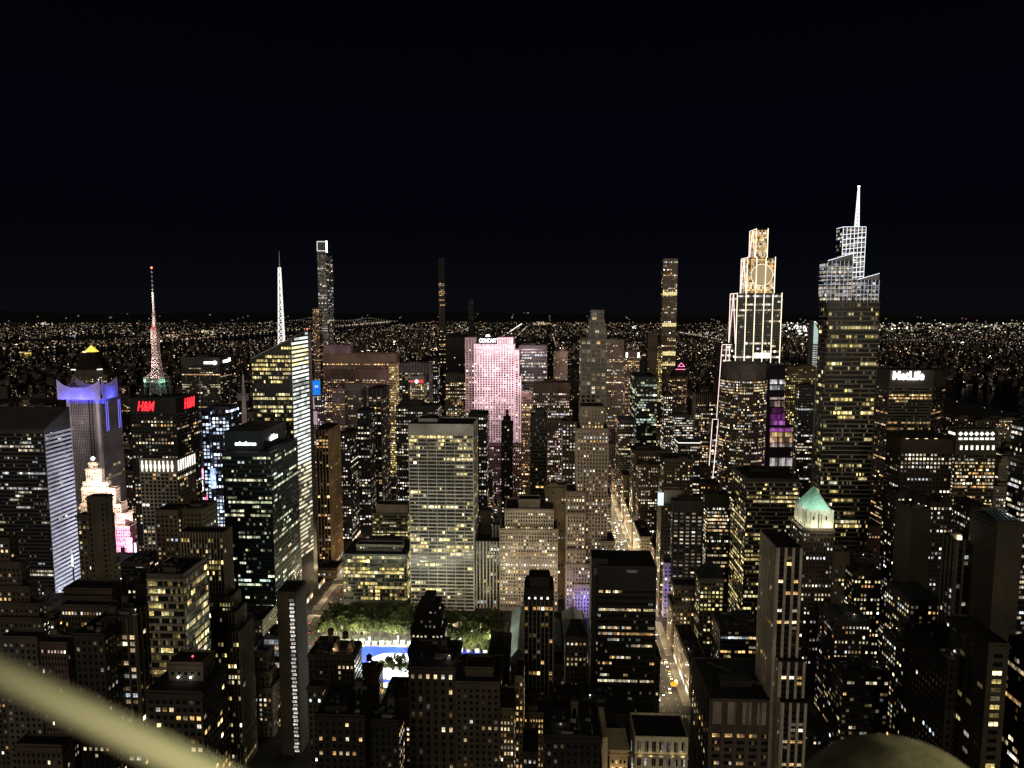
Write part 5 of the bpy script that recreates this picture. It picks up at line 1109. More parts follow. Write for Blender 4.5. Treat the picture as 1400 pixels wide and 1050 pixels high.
# ---- street lamps with their own light
def lamp_post(): 
    m = MB(); m.cone(0, 0, .14, .08, .25, 9, STEEL, 8); m.bar((0, 0, 8.9), (2.2, 0, 9.3), .06, STEEL, 6); return m
HEAD = emis('lamp_head', (1, .82, .55), 9)
proto = None
def street_lamp(x, y, side, watts, lab, col=(1, .76, .44)):
    global proto
    t = empty('street_lamp', (x, y, 0), lab, 'street lamp', 'street lamps along the avenues')
    if proto is None:
        p = lamp_post().build('pole', t); m = MB(); m.box(1.7, 2.6, -.16, .16, 9.2, 9.32, STEEL); m.box(1.75, 2.55, -.14, .14, 9.12, 9.2, HEAD); h = m.build('lamp_head', t); proto = (p, h)
    else:
        for q in proto: c = q.copy(); COL.objects.link(c); c.parent = t
    t.rotation_euler.z = 0 if side < 0 else math.pi
    lamp('POINT', (x-side*2.2, y, 8.7), col, watts, .35)
for k in range(24):
    y = 530+k*27
    for s in (-1, 1): street_lamp(98+s*10.6, y+(0 if s < 0 else 15), s, 9500 if y > 640 else 5500, 'street lamp on the lit avenue beside the black modern tower')
for k in range(9):
    y = 600+k*36
    for s in (-1, 1): street_lamp(-218+s*12.8, y+(0 if s < 0 else 18), s, 5200, 'street lamp on the wide avenue left of the glass podium block')
# ---- traffic
def car_mesh(body, kind):
    m = MB(); paint = wallmat(body, .35, spec=.5); gl = wallmat((.01, .012, .014), .15, spec=.6)
    m.prism([(-.9, -2.2), (.9, -2.2), (.9, 2.2), (-.9, 2.2)], .35, .95, paint, poly1=[(-.86, -2.15), (.86, -2.15), (.86, 2.1), (-.86, 2.1)])
    m.prism([(-.82, -1.7), (.82, -1.7), (.82, .9), (-.82, .9)], .95, 1.5, gl, paint, poly1=[(-.65, -1.2), (.65, -1.2), (.65, .25), (-.65, .25)])
    for sx in (-.8, .8):
        for sy in (-1.35, 1.35): m.bar((sx-.1, sy, .33), (sx+.1, sy, .33), .33, DARK, 10)
    hm, tm = emis('head_lamp', (1, .97, .9), 22), emis('tail_lamp', (1, .03, .02), 7)
    for sx in (-.62, .62):
        m.box(sx-.2, sx+.2, 2.1, 2.22, .6, .82, hm if kind else hm); m.box(sx-.22, sx+.22, -2.24, -2.18, .62, .85, tm)
    return m
CARS = [car_mesh(c, 1) for c in ((.03, .03, .035), (.75, .55, .05), (.6, .6, .6), (.12, .02, .02), (.25, .26, .28))]
cme = [None]*5; cname = ['dark', 'yellow', 'white', 'dark red', 'grey']
def car(x, y, face, i, where, grp):
    off = (x, y, .126)
    if cme[i] is None:
        o = CARS[i].build('car', None, (0, 0, 0)); cme[i] = o
    else: o = cme[i].copy(); COL.objects.link(o)
    o.location = off; o.rotation_euler.z = 0 if face > 0 else math.pi
    tag(o, f'{cname[i]} car with lit lamps {where}', 'car', grp); return o
for k in range(92):
    y = 520+k*5.2+random.uniform(-3, 3); lane = random.choice((-8, -3, 3, 8))
    if (y-ystreet(42)) % 80.5 < 12 and random.random() < .7: continue
    car(98+lane+random.uniform(-.4, .4), y, -1, random.choice((0, 0, 1, 2, 4)), 'on the lit avenue beside the black modern tower', 'cars on the lit avenue')
for k in range(30):
    y = 600+k*11+random.uniform(-3, 3)
    car(-218+random.choice((-9, -3, 3, 9)), y, 1, random.choice((0, 0, 1, 2, 3)), 'on the wide avenue beside the glass podium block', 'cars on the wide avenue')
# ================================================================== park
LEAF = [wallmat(c, .9, var=.5) for c in ((.07, .088, .03), (.09, .105, .038), (.125, .125, .05))]; BARK = wallmat((.06, .05, .04))
def crown_mesh(seed, rx, rz, n):
    rg = random.Random(seed); m = MB(); cl = [(rg.uniform(-1, 1)*rx*.72, rg.uniform(-1, 1)*rx*.72, rg.uniform(-.55, .75)*rz, rg.uniform(.22, .42)*rx) for _ in range(17)]
    for i in range(n):
        a = rg.choice(cl); d = Vector((rg.gauss(0, 1), rg.gauss(0, 1), rg.gauss(0, 1))).normalized()*a[3]*rg.uniform(.55, 1.08)
        p = Vector(a[:3])+d*Vector((1, 1, .8)).length/1.62; u = Vector((rg.gauss(0, 1), rg.gauss(0, 1), rg.gauss(0, .6))).normalized(); w = u.orthogonal().normalized()
        s = rg.uniform(.42, .85); m.poly([p-u*s, p+w*s*.7, p+u*s, p-w*s*.7], LEAF[(cl.index(a)+(rg.random() < .3)) % 3])
    return m
tp = []
def make_tree(x, y, h, lab):
    t = empty('plane_tree', (x, y, .1), lab, 'tree', 'trees of the lit park')
    k = random.randrange(4)
    while len(tp) < 4:
        i = len(tp); m = MB(); m.cone(0, 0, .38, .22, 0, 8, BARK, 8)
        for a in range(6): m.bar((0, 0, 6.5+a*.25), (3.4*math.cos(a*1.05), 3.4*math.sin(a*1.05), 11.5+a % 3), .13, BARK, 5, .05)
        b_ = m.build('trunk', t); c_ = crown_mesh(40+i, 5.6, 4.6, 900).build('crown', t); c_.location = (0, 0, 12.6); tp.append((b_, c_))
        if i < 3: b_.parent = None; c_.parent = None; COL.objects.unlink(b_); COL.objects.unlink(c_)
        else: k = 3; t.scale = (1, 1, h/17); return
    for q in tp[k]: c = q.copy(); COL.objects.link(c); c.parent = t
    t.rotation_euler.z = random.uniform(0, 6.28); t.scale = (1, 1, h/17)
TX = []
for row in range(5):
    for k in range(15): TX.append((-207+k*7.2+random.uniform(-1.2, 1.2), 620+row*10.5+random.uniform(-1, 1), 'left of the black crowned tower'))
for row in range(9):
    for k in range(8):
        if random.random() < .75: TX.append((-95+k*7.6+random.uniform(-1.3, 1.3), 592+row*7.8+random.uniform(-1.3, 1.3), 'right of the black crowned tower'))
for k in range(5): TX.append((-131+k*4.4+random.uniform(-1, 1), 551+(k % 2)*8, 'in front of the white ice'))
for x, y, w in TX: make_tree(x, y, random.uniform(15, 18.5), f'leafy green tree in the lit park {w}')
sheet('lawn', -204, -34, 500, 664, .11, wallmat((.03, .05, .02), .95)); sheet('terrace_paving', -204, -34, 608, 664, .115, PAVE); sheet('terrace_paving', -55, -34, 560, 608, .1151, PAVE)
ice = empty('ice_rink', (-108, 598, .11), 'white ice rink with rounded ends set in a bright blue floor', 'ice rink'); io = (-108, 598, .11)
def rrect(x0, x1, y0, y1, r, n=8):
    o = []
    for cx, cy_, a0 in ((x1-r, y1-r, 0), (x0+r, y1-r, 90), (x0+r, y0+r, 180), (x1-r, y0+r, 270)):
        o += [(cx+r*math.cos(R(a0+90*k/n)), cy_+r*math.sin(R(a0+90*k/n))) for k in range(n+1)]
    return o
m = MB(); m.box(-163, -56, 548, 608, .11, .3, wallmat((.015, .05, .75), .5, var=.1)); m.build('blue_floor', ice, io)
IR = rrect(-151, -64, 552, 596, 15)
m = MB(); m.prism(IR, .3, .36, wallmat((.88, .9, .93), .25, var=.05)); m.build('ice', ice, io)
m = MB()
for a, b_ in zip(IR, IR[1:]+IR[:1]): m.bar((*a, .85), (*b_, .85), .09, wallmat((.8, .8, .8)), 4); m.bar((*a, .3), (*a, .9), .08, wallmat((.8, .8, .8)), 4)
m.build('boards', ice, io)
pole = None
for i, (x, y) in enumerate(((-156, 603), (-131, 606), (-100, 604), (-160, 575), (-74, 605), (-125, 549), (-95, 549))):
    t = empty('light_mast', (x, y, .3), 'white light mast with a bright head beside the ice rink', 'light mast', 'light masts round the ice rink')
    if pole is None:
        m = MB(); m.cone(0, 0, .16, .1, 0, 11, wallmat((.7, .7, .7)), 8); p = m.build('pole', t); m = MB(); m.box(-.8, .8, -.25, .25, 11, 11.4, WHT); pole = (p, m.build('lamp_head', t))
    else:
        for q in pole: c = q.copy(); COL.objects.link(c); c.parent = t
    lamp('POINT', (x, y-.6, 10.6), (.95, .97, 1), 9000, .4)
lamp('AREA', (-106, 576, 22), (.9, .95, 1), 40000, 50, (-106, 576, 0), size_y=30)  # added overhead light without a fitting, whitens the ice
# glowing market booths under the trees
BO = [(-204+k*6.3, 611+random.uniform(0, 5)) for k in range(16)]+[(-202+k*9.5, 641) for k in range(10)]+[(-96+k*7.4, yy) for yy in (584, 603, 621, 641) for k in range(8)]+[(-128, 541), (-120, 541), (-112, 541)]
bp = None; BG = [emis('booth_light', (1, .85, .55), 2.6), emis('booth_light_white', (1, .95, .85), 3.0), emis('booth_light_amber', (1, .7, .35), 2.0)]
for i, (x, y) in enumerate(BO):
    w = 'left of the black crowned tower' if x < -104 else 'right of the black crowned tower'
    if y < 560: w = 'in front of the white ice'
    t = empty('market_booth', (x, y, .12), f'small glowing market booth under the park trees {w}', 'market booth', 'glowing market booths in the park')
    if bp is None: bp = []
    k = i % 3
    if len(bp) <= k:
        m = MB(); m.box(-2, 2, -1.5, 1.5, 0, 2.7, wallmat((.3, .32, .3))); m.prism([(-2.2, -1.8), (2.2, -1.8), (2.2, 1.7), (-2.2, 1.7)], 2.7, 3.6, wallmat((.4, .42, .38)), poly1=[(-2.2, -.1), (2.2, -.1), (2.2, .1), (-2.2, .1)]); a = m.build('booth_body', t)
        m = MB(); m.box(-1.8, 1.8, -1.62, -1.52, .4, 2.5, BG[k]); b_ = m.build('lit_front', t); bp.append((a, b_))
    else:
        for q in bp[k]: c = q.copy(); COL.objects.link(c); c.parent = t
    if i % 3 == 0: lamp('POINT', (x, y-3.4, 3.4), (1, .86, .55), 420, .4)
for x, y, w in ((-195, 606, 6200), (-170, 606, 6200), (-138, 608, 5200), (-85, 585, 4200), (-60, 585, 4200), (-45, 600, 2600)): lamp('POINT', (x, y-4, 19), (.95, 1, .62), w*5, .5)
for x, y in ((-195, 640), (-170, 638), (-140, 640), (-90, 655), (-60, 655), (-75, 620), (-50, 630)): lamp('POINT', (x, y, 3.2), (1, .85, .5), 5000, .4)
# floodlights washing the fronts that face the park
lamp('AREA', (-118, 640, 34), (1, .86, .66), 7000, 60, (-120, 690, 75), size_y=8)
lamp('AREA', (-10, 640, 30), (1, .82, .6), 16000, 80, (-10, 694, 70), size_y=8)
# ---- black crowned tower before the park
r = bld('black crowned tower', 'black brick tower with a spiky stepped crown standing before the park', 490, 558, 610, 890, dep=22, st=NEARDK.but(wall=(.012, .011, .01), lit=.05, pal='white'), ybot=910, bulk=False, cat='office tower',
        tiers=[(491, 562, 607, 862), (492, 567, 603, 842), (493, 572, 599, 829, {'litk': 2})])
x0, x1, y0, y1, z = r.boxes[3][0], r.boxes[3][1], r.boxes[3][2], r.boxes[3][3], r.boxes[3][5]; bk = wallmat((.014, .013, .012))
def _cw(m):
    for bx in r.boxes:
        n = 7
        for k in range(n):
            X = bx[0]+(bx[1]-bx[0])*k/(n-1); h = 1.5+2.2*(k % 2); m.prism([(X-.7, bx[2]-.6), (X+.7, bx[2]-.6), (X+.7, bx[2]+.8), (X-.7, bx[2]+.8)], bx[5]-4, bx[5]+1+h, bk, poly1=[(X-.2, bx[2]-.1), (X+.2, bx[2]-.1), (X+.2, bx[2]+.3), (X-.2, bx[2]+.3)])
    m.box(x0+3.5, x1-3.5, y0+2, y1-2, z, P(585, 816, 495)[1], bk)
mk(r, 'crown', _cw)
# ---- library roof by the park
lib = begin('library hall', 'library', 'low pale stone library with long grey blue roofs at the right end of the park', 'library', 15, 540)
lib.st = LIMED; lib.bulk = False; lib.px = [690, 810, 830]; lib.D = 540; lib.ybot = 920; lib.last = None
LX0, LX1 = P(692, 900, 540)[0], P(806, 900, 540)[0]
add_box(lib, LX0, LX1, 540, 640, 0, 22, LIMED.but(bay=6, ww=.3, wh=.6, lit=.1, fl=9))
add_box(lib, LX0+4, LX0+16, 532, 640, 0, 20, LIMED, win=False)
def _lr(m):
    mt = wallmat((.2, .24, .26), .5)
    for a, b_ in ((LX0+.5, LX0+19), (LX1-20, LX1-.5)): m.prism([(a, 541), (b_, 541), (b_, 639), (a, 639)], 23, 31, mt, poly1=[((a+b_)/2-1, 548), ((a+b_)/2+1, 548), ((a+b_)/2+1, 632), ((a+b_)/2-1, 632)])
    m.prism([(LX0+20, 560), (LX1-21, 560), (LX1-21, 620), (LX0+20, 620)], 23, 29, mt, poly1=[(LX0+26, 566), (LX1-27, 566), (LX1-27, 614), (LX0+26, 614)])
mk(lib, 'long_roof', _lr)
# ================================================================== other blocks that fill the grid
def occluded(p, own=None, boxes=None):
    o = np.array([0, 0, H]); d = np.array(p)-o; B = boxes
    with np.errstate(divide='ignore', invalid='ignore'):
        ta = (B[:, 0::2]-o)/d; tb = (B[:, 1::2]-o)/d
    t0 = np.minimum(ta, tb).max(1); t1 = np.maximum(ta, tb).min(1)
    return bool(((t0 < t1) & (t1 > 0) & (t0 < .995)).any())
ANCH = [(r, (r.px[0]+r.px[1])/2, r.px[2]) for r in BLD if r.px]
protect = [(902, 942, 560, 968), (835, 872, 850, 790), (424, 697, 690, 905), (424, 470, 720, 865), (497, 560, 632, 915), (97, 112, 660, 800)]
for r in BLD:
    if r.px:
        yb = r.ybot or r.px[2]+.55*(pix((r.main[0]+r.main[1])/2, r.D, 0)[1]-r.px[2]); protect.append((r.px[0], r.px[1], r.D, yb))
used = {r.root['label'] for r in BLD}
FST = [BROWN.but(wall=(.13, .1, .07), lit=.14), BROWN.but(wall=(.09, .07, .05), lit=.1), LIMED.but(wall=(.2, .17, .13), lit=.13), RIBBON.but(lit=.14), DKGRID.but(lit=.16), MIDB.but(lit=.2), BROWN.but(wall=(.15, .085, .06), lit=.14), PIER.but(fc=(.15, .12, .09), lit=.12)]
FNM = ['brown', 'dark brown', 'grey stone', 'banded black', 'black', 'tan', 'red brick', 'ribbed grey']
def flabel(px, py, tone, h, D):
    size = 'low' if h < 35 else ('mid height' if h < 75 else 'tall')
    L = sorted([(px-c[1], c[0]) for c in ANCH if c[1] < px-2 and abs(c[2]-py) < 170], key=lambda t: t[0])[:4]
    Rr = sorted([(c[1]-px, c[0]) for c in ANCH if c[1] > px+2 and abs(c[2]-py) < 170], key=lambda t: t[0])[:4]
    near = sorted(ANCH, key=lambda c: (c[1]-px)**2+(c[2]-py)**2)[:6]
    out = []
    for a in L[:2]:
        for b_ in Rr[:2]: out.append(f'{size} {tone} block between the {a[1].nick} and the {b_[1].nick}')
    for c in near:
        rel = 'before' if D < c[0].D else 'behind'; side = 'left of' if px < c[1] else 'right of'
        out.append(f'{size} {tone} block {rel} and {side} the {c[0].nick}')
    for c in near:
        side = 'left of' if px < c[1] else 'right of'; vert = 'above' if py < c[2] else 'below'
        out.append(f'{size} {tone} block lower down and {side} the {c[0].nick}' if py > c[2] else f'{size} {tone} block rising {side} the {c[0].nick}')
    for s in out:
        if 4 <= len(s.split()) <= 16 and s not in used: used.add(s); return s
    return None
cells = []
for ai in range(len(AVE)-1):
    xa, xb = AVE[ai]+16, AVE[ai+1]-16
    for st in range(35, 54):
        ya, yb = ystreet(st)+9, ystreet(st+1)-9
        if ai == 8 and 39.5 < st < 42: continue
        x = xa
        while x < xb-14:
            w = min(random.uniform(20, 46), xb-x)
            if xb-x-w < 14: w = xb-x
            for half in (0, 1):
                y0 = ya+half*(yb-ya)/2; cells.append((y0, x+.4, x+w-.4, y0+(yb-ya)/2-.6))
            x += w
cells.sort(); nf = 0
for y0, x0, x1, y1 in cells:
    if y0 < 170: continue
    pa, pb = pix(x0, y0, 40)[0], pix(x1, y0, 40)[0]
    if pb < -15 or pa > 1415: continue
    if any(x0 < b[1]+1 and x1 > b[0]-1 and y0 < b[3]+1 and y1 > b[2]-1 for b in BOXES): continue
    h = random.choice([random.uniform(18, 40), random.uniform(30, 70), random.uniform(45, 95)])*(1.0 if y0 < 900 else 1.2)
    cx = (x0+x1)/2
    for a, b_, D, yb in protect:
        if D > y0 and pb > a+1 and pa < b_-1: h = min(h, P((pa+pb)/2, yb, y0)[1])
    if h < 7: continue
    B = np.array(BOXES)
    if pix(cx, y0, h)[1] > 1056: continue
    pts = [(x0+(x1-x0)*u, y0-.1, h*v) for u in (.04, .5, .96) for v in (.99, .75, .5)]+[(x0+(x1-x0)*u, y1, h) for u in (.04, .5, .96)]
    vis = sum((not occluded(p, None, B)) and -5 < pix(*p)[0] < 1405 and pix(*p)[1] < 1052 for p in pts)
    if vis < 2: continue
    i = random.randrange(8); px, py = pix(cx, y0, h)
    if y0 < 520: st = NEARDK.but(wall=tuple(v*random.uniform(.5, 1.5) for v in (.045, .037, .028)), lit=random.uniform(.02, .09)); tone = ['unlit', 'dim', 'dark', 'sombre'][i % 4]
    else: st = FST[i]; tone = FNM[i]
    if nf > 150: break
    lab = flabel(px, py, tone, h, y0)
    if lab is None: continue
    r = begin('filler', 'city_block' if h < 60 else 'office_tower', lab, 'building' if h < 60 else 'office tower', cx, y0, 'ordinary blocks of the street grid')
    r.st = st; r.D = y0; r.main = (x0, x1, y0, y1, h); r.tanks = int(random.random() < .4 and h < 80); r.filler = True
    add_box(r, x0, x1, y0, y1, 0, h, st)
    if random.random() < .35 and h > 25:
        s = (x1-x0)*.18; add_box(r, x0+s, x1-s, y0+3, y1-2, h, h+random.uniform(4, 9), st)
        bad = any(D > y0 and pb > a+1 and pa < b_-1 and pix(cx, y0+3, r.boxes[-1][5])[1] < yb-3 for a, b_, D, yb in protect)
    nf += 1
print('fillers', nf)
# ================================================================== far city: one mass of small blocks and lights
def far_city():
    m = MB(); q, c = [], []; B = np.array(BOXES)
    mats = [wallmat((.05, .042, .035)), wallmat((.03, .027, .025)), wallmat((.08, .06, .045))]
    cols = [(1, .78, .5), (1, .88, .7), (1, .56, .26), (.9, .95, 1), (1, .66, .56), (1, .7, .36)]
    rg = random.Random(5)
    def lightq(x, y, z, s, k, col, w=1): q.append([(x-s*w/2, y, z), (x+s*w/2, y, z), (x+s*w/2, y, z+s), (x-s*w/2, y, z+s)]); c.append([k*v for v in col])
    n = 0
    while n < 34000:
        px, py = rg.uniform(-30, 1430), 423.2+rg.random()**1.0*122
        if py > 500 and rg.random() < (py-500)/90: continue
        X, Y = G(px, py)
        if Y < 1420 or Y > 26000: continue
        n += 1
        if -3450 < X < -2820 or (1380 < X < 1650 and Y < 5200): continue
        if -745 < X < 85 and 2150 < Y < 6200:
            if rg.random() < .12: lightq(X, Y, 6, Y/709*.55, .5, cols[rg.randrange(6)])
            continue
        dens = noise.noise((X*.0011, Y*.0005, 3))+.25*noise.noise((X*.006, Y*.003, 8))
        if rg.random() > .78+dens*1.3: continue
        w = rg.uniform(14, 34); dp = rg.uniform(14, 30); h = rg.choice([rg.uniform(8, 20), rg.uniform(12, 36), rg.uniform(20, 60)])
        if Y > 6000: h *= .55
        if X < -3000 or Y > 9000: h *= .5
        if Y < 2400: h = min(h, 42)
        if Y < 2600 and ((X-w < B[:, 1]) & (X+w > B[:, 0]) & (Y-2 < B[:, 3]) & (Y+dp+2 > B[:, 2])).any(): continue
        m.box(X-w/2, X+w/2, Y, Y+dp, 0, h, mats[rg.randrange(3)])
        base = Y/709; k0 = (.36 if Y > 9000 else .52 if Y > 5500 else .8)*math.exp(rg.gauss(-.5, .95))*(1+1.2*max(0, dens)); nl = rg.choice((1, 1, 2, 2, 3)) if Y > 6000 else rg.choice((2, 3, 4, 6, 8, 11))
        for _ in range(nl):
            s = max(.9, base*rg.uniform(.22, .52)); lightq(X+rg.uniform(-.45, .45)*w, Y-.2, rg.uniform(.15, .95)*h, s, k0*rg.uniform(.3, 1.3), cols[rg.choice((0, 0, 1, 2, 2, 3, 4, 5, 5))], rg.choice((1, 1, 1, 1.8)))
    def line(x0, y0, x1, y1, n, k, col, s=.8, z=8):
        for i in range(n):
            t = (i+rg.uniform(-.3, .3))/n; X, Y = x0+(x1-x0)*t, y0+(y1-y0)*t; lightq(X, Y, z, Y/709*s, k*rg.uniform(.5, 1.4), col)
    # bright avenues running north and shore roads
    line(-450, 6600, -450, 14000, 34, 1.6, (1, .9, .78)); line(-300, 6400, -300, 12000, 16, .7, (1, .8, .6)); line(88, 2300, 88, 9000, 40, .5, (1, .75, .5))
    line(-2790, 2500, -2790, 9000, 70, .5, (1, .82, .55)); line(-3470, 3000, -3470, 16000, 90, .8, (1, .8, .55)); line(1320, 2000, 1320, 6000, 40, .6, (1, .85, .6)); line(1680, 3200, 1680, 9000, 60, .8, (1, .9, .7))
    for _ in range(520):   # bright yards and bridges' approaches to the right
        px, py = rg.uniform(1195, 1420), rg.choice([rg.gauss(441, 2.2), rg.gauss(436, 1.2), rg.gauss(447, 3), rg.gauss(452, 5)])
        if py < 427: continue
        X, Y = G(px, py); lightq(X, Y, 10, Y/709*rg.uniform(.4, .9), .8*math.exp(rg.gauss(-.5, .9)), (1, .93, .66), rg.choice((1, 1, 2)))
    for _ in range(90):
        px, py = rg.gauss(1092, 12), rg.gauss(449, 7)
        if py < 430: continue
        X, Y = G(px, py); lightq(X, Y, 10, Y/709*rg.uniform(.7, 1.3), math.exp(rg.gauss(.1, .7)), (1, .95, .85), rg.choice((1, 1, 2)))
    for px, py, n, k, col in ((38, 486, 24, 1.2, (1, .72, .15)), (60, 444, 20, .9, (1, .9, .7)), (235, 461, 26, .9, (1, .6, .5)), (280, 455, 24, 1.2, (1, .85, .45)), (740, 443, 40, .8, (1, .75, .45)), (868, 449, 6, 2.4, (1, .95, .95)), (1300, 470, 4, 4, (.9, 1, .85)), (1315, 470, 4, 4, (.9, 1, .85)), (970, 458, 14, 1, (1, .97, .9)), (720, 430, 14, .8, (1, .9, .8)), (310, 476, 18, 1.0, (1, .95, .6)), (362, 424.6, 6, 1.2, (.85, .85, 1)), (100, 461, 7, .8, (.7, .8, 1))):
        for _ in range(n):
            a, b_ = rg.gauss(px, 5 if n > 6 else 1.6), max(425, rg.gauss(py, 1.2)); X, Y = G(a, b_); lightq(X, Y, 10, Y/709*.7, .8*k*rg.uniform(.5, 1.3), col, 1.4)
    ob = m.build('distant_city'); tag(ob, 'far flat city of small dark blocks and thousands of tiny lights under the horizon', 'city', kind='stuff')
    qq = quadmesh('city_lights', q, c, LIT, ob); qq['kind'] = 'stuff'
    print('far lights', len(q))
far_city()
# ---- low hills beyond the river with scattered lights
m = MB(); hq, hc = [], []; prev = None
for k in range(61):
    X = -26000+k*900; Y = 17000+900*math.sin(k*.3); h = (230+140*noise.noise((k*.17, 2, 0)))*(1-k/70)
    cur = [(X, Y-1500, 0), (X, Y, max(60, h)), (X, Y+4000, max(60, h)*1.1)]
    if prev:
        for a in (0, 1): m.poly([prev[a], cur[a], cur[a+1], prev[a+1]], wallmat((.012, .013, .012)))
    if k < 42:
        for _ in range(4):
            t = random.random(); hq.append([(X+dx, Y-1500+1500*t-4, max(60, h)*t+dz) for dx, dz in ((0, 0), (22, 0), (22, 22), (0, 22))]); hc.append([random.uniform(.05, .3)*v for v in random.choice(((1, .9, .7), (1, .75, .5), (.8, .9, 1)))])
    prev = cur
hl = tag(m.build('hills'), kind='structure'); h2 = quadmesh('hill_lights', hq, hc, LIT, hl); h2['kind'] = 'stuff'
# ---- bridges strung with lamps
def bridge(label, pts, towers, sag, nm, k, col, deck_h=40, tower_h=120, s=.7):
    (xa, ya), (xb, yb) = pts; o = (xa, ya, 0); t = empty('suspension_bridge', o, label, 'bridge')
    L = math.hypot(xb-xa, yb-ya); d = Vector((xb-xa, yb-ya, 0))/L; n = Vector((-d.y, d.x, 0))
    m = MB(); a, b_ = Vector((xa, ya, 0)), Vector((xb, yb, 0)); m.poly([a-n*9+Vector((0, 0, deck_h)), b_-n*9+Vector((0, 0, deck_h)), b_+n*9+Vector((0, 0, deck_h)), a+n*9+Vector((0, 0, deck_h))], DARK); m.poly([a-n*9+Vector((0, 0, deck_h-5)), b_-n*9+Vector((0, 0, deck_h-5)), b_-n*9+Vector((0, 0, deck_h)), a-n*9+Vector((0, 0, deck_h))], DARK); m.build('deck', t, o)
    for u in towers:
        p = a+d*L*u; m = MB(); m.box(p.x-4, p.x+4, p.y-8, p.y-4, 0, tower_h, STEEL); m.box(p.x-4, p.x+4, p.y+4, p.y+8, 0, tower_h, STEEL); m.box(p.x-4, p.x+4, p.y-4, p.y+4, tower_h-8, tower_h-3, STEEL); m.build('tower', t, o)
    q, c = [], []; us = [0]+list(towers)+[1]
    for i in range(nm):
        u = (i+.5)/nm; p = a+d*L*u; zl = [deck_h+3]
        j = max(x for x in range(len(us)-1) if us[x] <= u); f = (u-us[j])/(us[j+1]-us[j]); h0 = tower_h if 0 < j else deck_h; h1 = tower_h if j+1 < len(us)-1 else deck_h
        zl.append(h0+(h1-h0)*f-4*sag*f*(1-f) if 0 < j < len(us)-2 else h0+(h1-h0)*f-sag*f*(1-f))
        for w, z in enumerate(zl):
            ss = p.y/709*s; q.append([(p.x-ss/2, p.y-9.5, z), (p.x+ss/2, p.y-9.5, z), (p.x+ss/2, p.y-9.5, z+ss), (p.x-ss/2, p.y-9.5, z+ss)]); c.append([k*random.uniform(.5, 1.2)*(1 if w else .8)*v for v in col])
    quadmesh('lamp_string', q, c, LIT, t, o)
xA, yA = G(1190, 470); 
def gp(px, Y): return (P(px, 460, Y)[0], Y)
bridge('long suspension bridge with lamp strung cables at the right below the horizon', (gp(1190, 6200), gp(1440, 5200)), (.12, .42), 70, 60, .2, (1, .95, .88))
bridge('faint far bridge drawn as a dotted line of lamps across the river', (gp(395, 14500), gp(545, 14000)), (.2, .75), 60, 44, .22, (1, .82, .75), 50, 120)
# ================================================================== foreground on the viewing deck
BARM = wallmat((.52, .5, .34), .45, var=.1)
def near(px, py, d): v = ray(px, py); v = v/np.linalg.norm(v); return Vector((0, 0, H))+Vector(v)*d
a, b_ = near(-90, 876, .2), near(420, 1126, .165)
m = MB(); m.bar(a, b_, .0029, BARM, 24); o = m.build('guard_rail', None, tuple((a+b_)/2), True); tag(o, 'blurred olive guard rail crossing the lower left corner', 'guard rail')
STN, n_, l_, bs = principled('rough_stone')
tn = n_.new('ShaderNodeTexNoise'); tn.inputs['Scale'].default_value = 38; tn.inputs['Detail'].default_value = 8; tn.inputs['Roughness'].default_value = .7; gp_ = n_.new('ShaderNodeTexCoord'); l_.new(gp_.outputs['Object'], tn.inputs['Vector'])
rp = n_.new('ShaderNodeValToRGB'); rp.color_ramp.elements[0].position = .32; rp.color_ramp.elements[0].color = (.12, .11, .055, 1); rp.color_ramp.elements[1].position = .62; rp.color_ramp.elements[1].color = (.3, .28, .16, 1); l_.new(tn.outputs[0], rp.inputs[0]); l_.new(rp.outputs[0], bs.inputs['Base Color'])
bm_ = n_.new('ShaderNodeBump'); bm_.inputs['Strength'].default_value = .6; bm_.inputs['Distance'].default_value = .004; l_.new(tn.outputs[0], bm_.inputs['Height']); l_.new(bm_.outputs[0], bs.inputs['Normal']); bs.inputs['Roughness'].default_value = .95
cN = near(1233, 1166, .92); m = MB(); m.ball(tuple(cN), .106, STN, 96); m.v = [tuple(cN+(Vector(p)-cN)*(1+.022*noise.noise((Vector(p)-cN)*14)+.01*noise.noise((Vector(p)-cN)*45))) for p in m.v]
m.cone(cN.x, cN.y, .085, .1, cN.z-.6, cN.z-.06, STN, 32)
o = m.build('stone_finial', None, tuple(cN), True); tag(o, 'rounded olive stone finial at the bottom right edge', 'finial')
lamp('POINT', tuple(Vector((0, 0, H))+Vector((.0, .03, .0))), (1, .95, .58), .5, .02)  # added lamp beside the camera, brightens the guard rail
lamp('POINT', tuple(Vector((0, 0, H))+Vector((1.1, .5, -.2))), (1, .93, .6), 15, .06)  # added lamp out of view, brightens the finial
t = empty('street_tree', (104.5, 545, .2), 'small golden lit street tree at the near end of the lit avenue', 'tree')
for q in tp[2]:
    c = q.copy(); COL.objects.link(c); c.parent = t
    if len(q.data.vertices) > 600:
        c.data = q.data.copy()
        for i_, g_ in enumerate(((.55, .3, .03), (.45, .26, .03), (.6, .36, .05))): c.data.materials[i_] = wallmat(g_, .9)  # amber lamplight put into the leaf colour
t.scale = (.55, .55, .5)
lamp('POINT', (101, 539, 5), (1, .75, .3), 2200, .3); lamp('POINT', (106, 539, 10), (1, .75, .3), 1600, .3)
lamp('POINT', (-122, 535, 14), (.95, 1, .7), 14000, .5)  # added lamp without a post, lights the trees before the ice
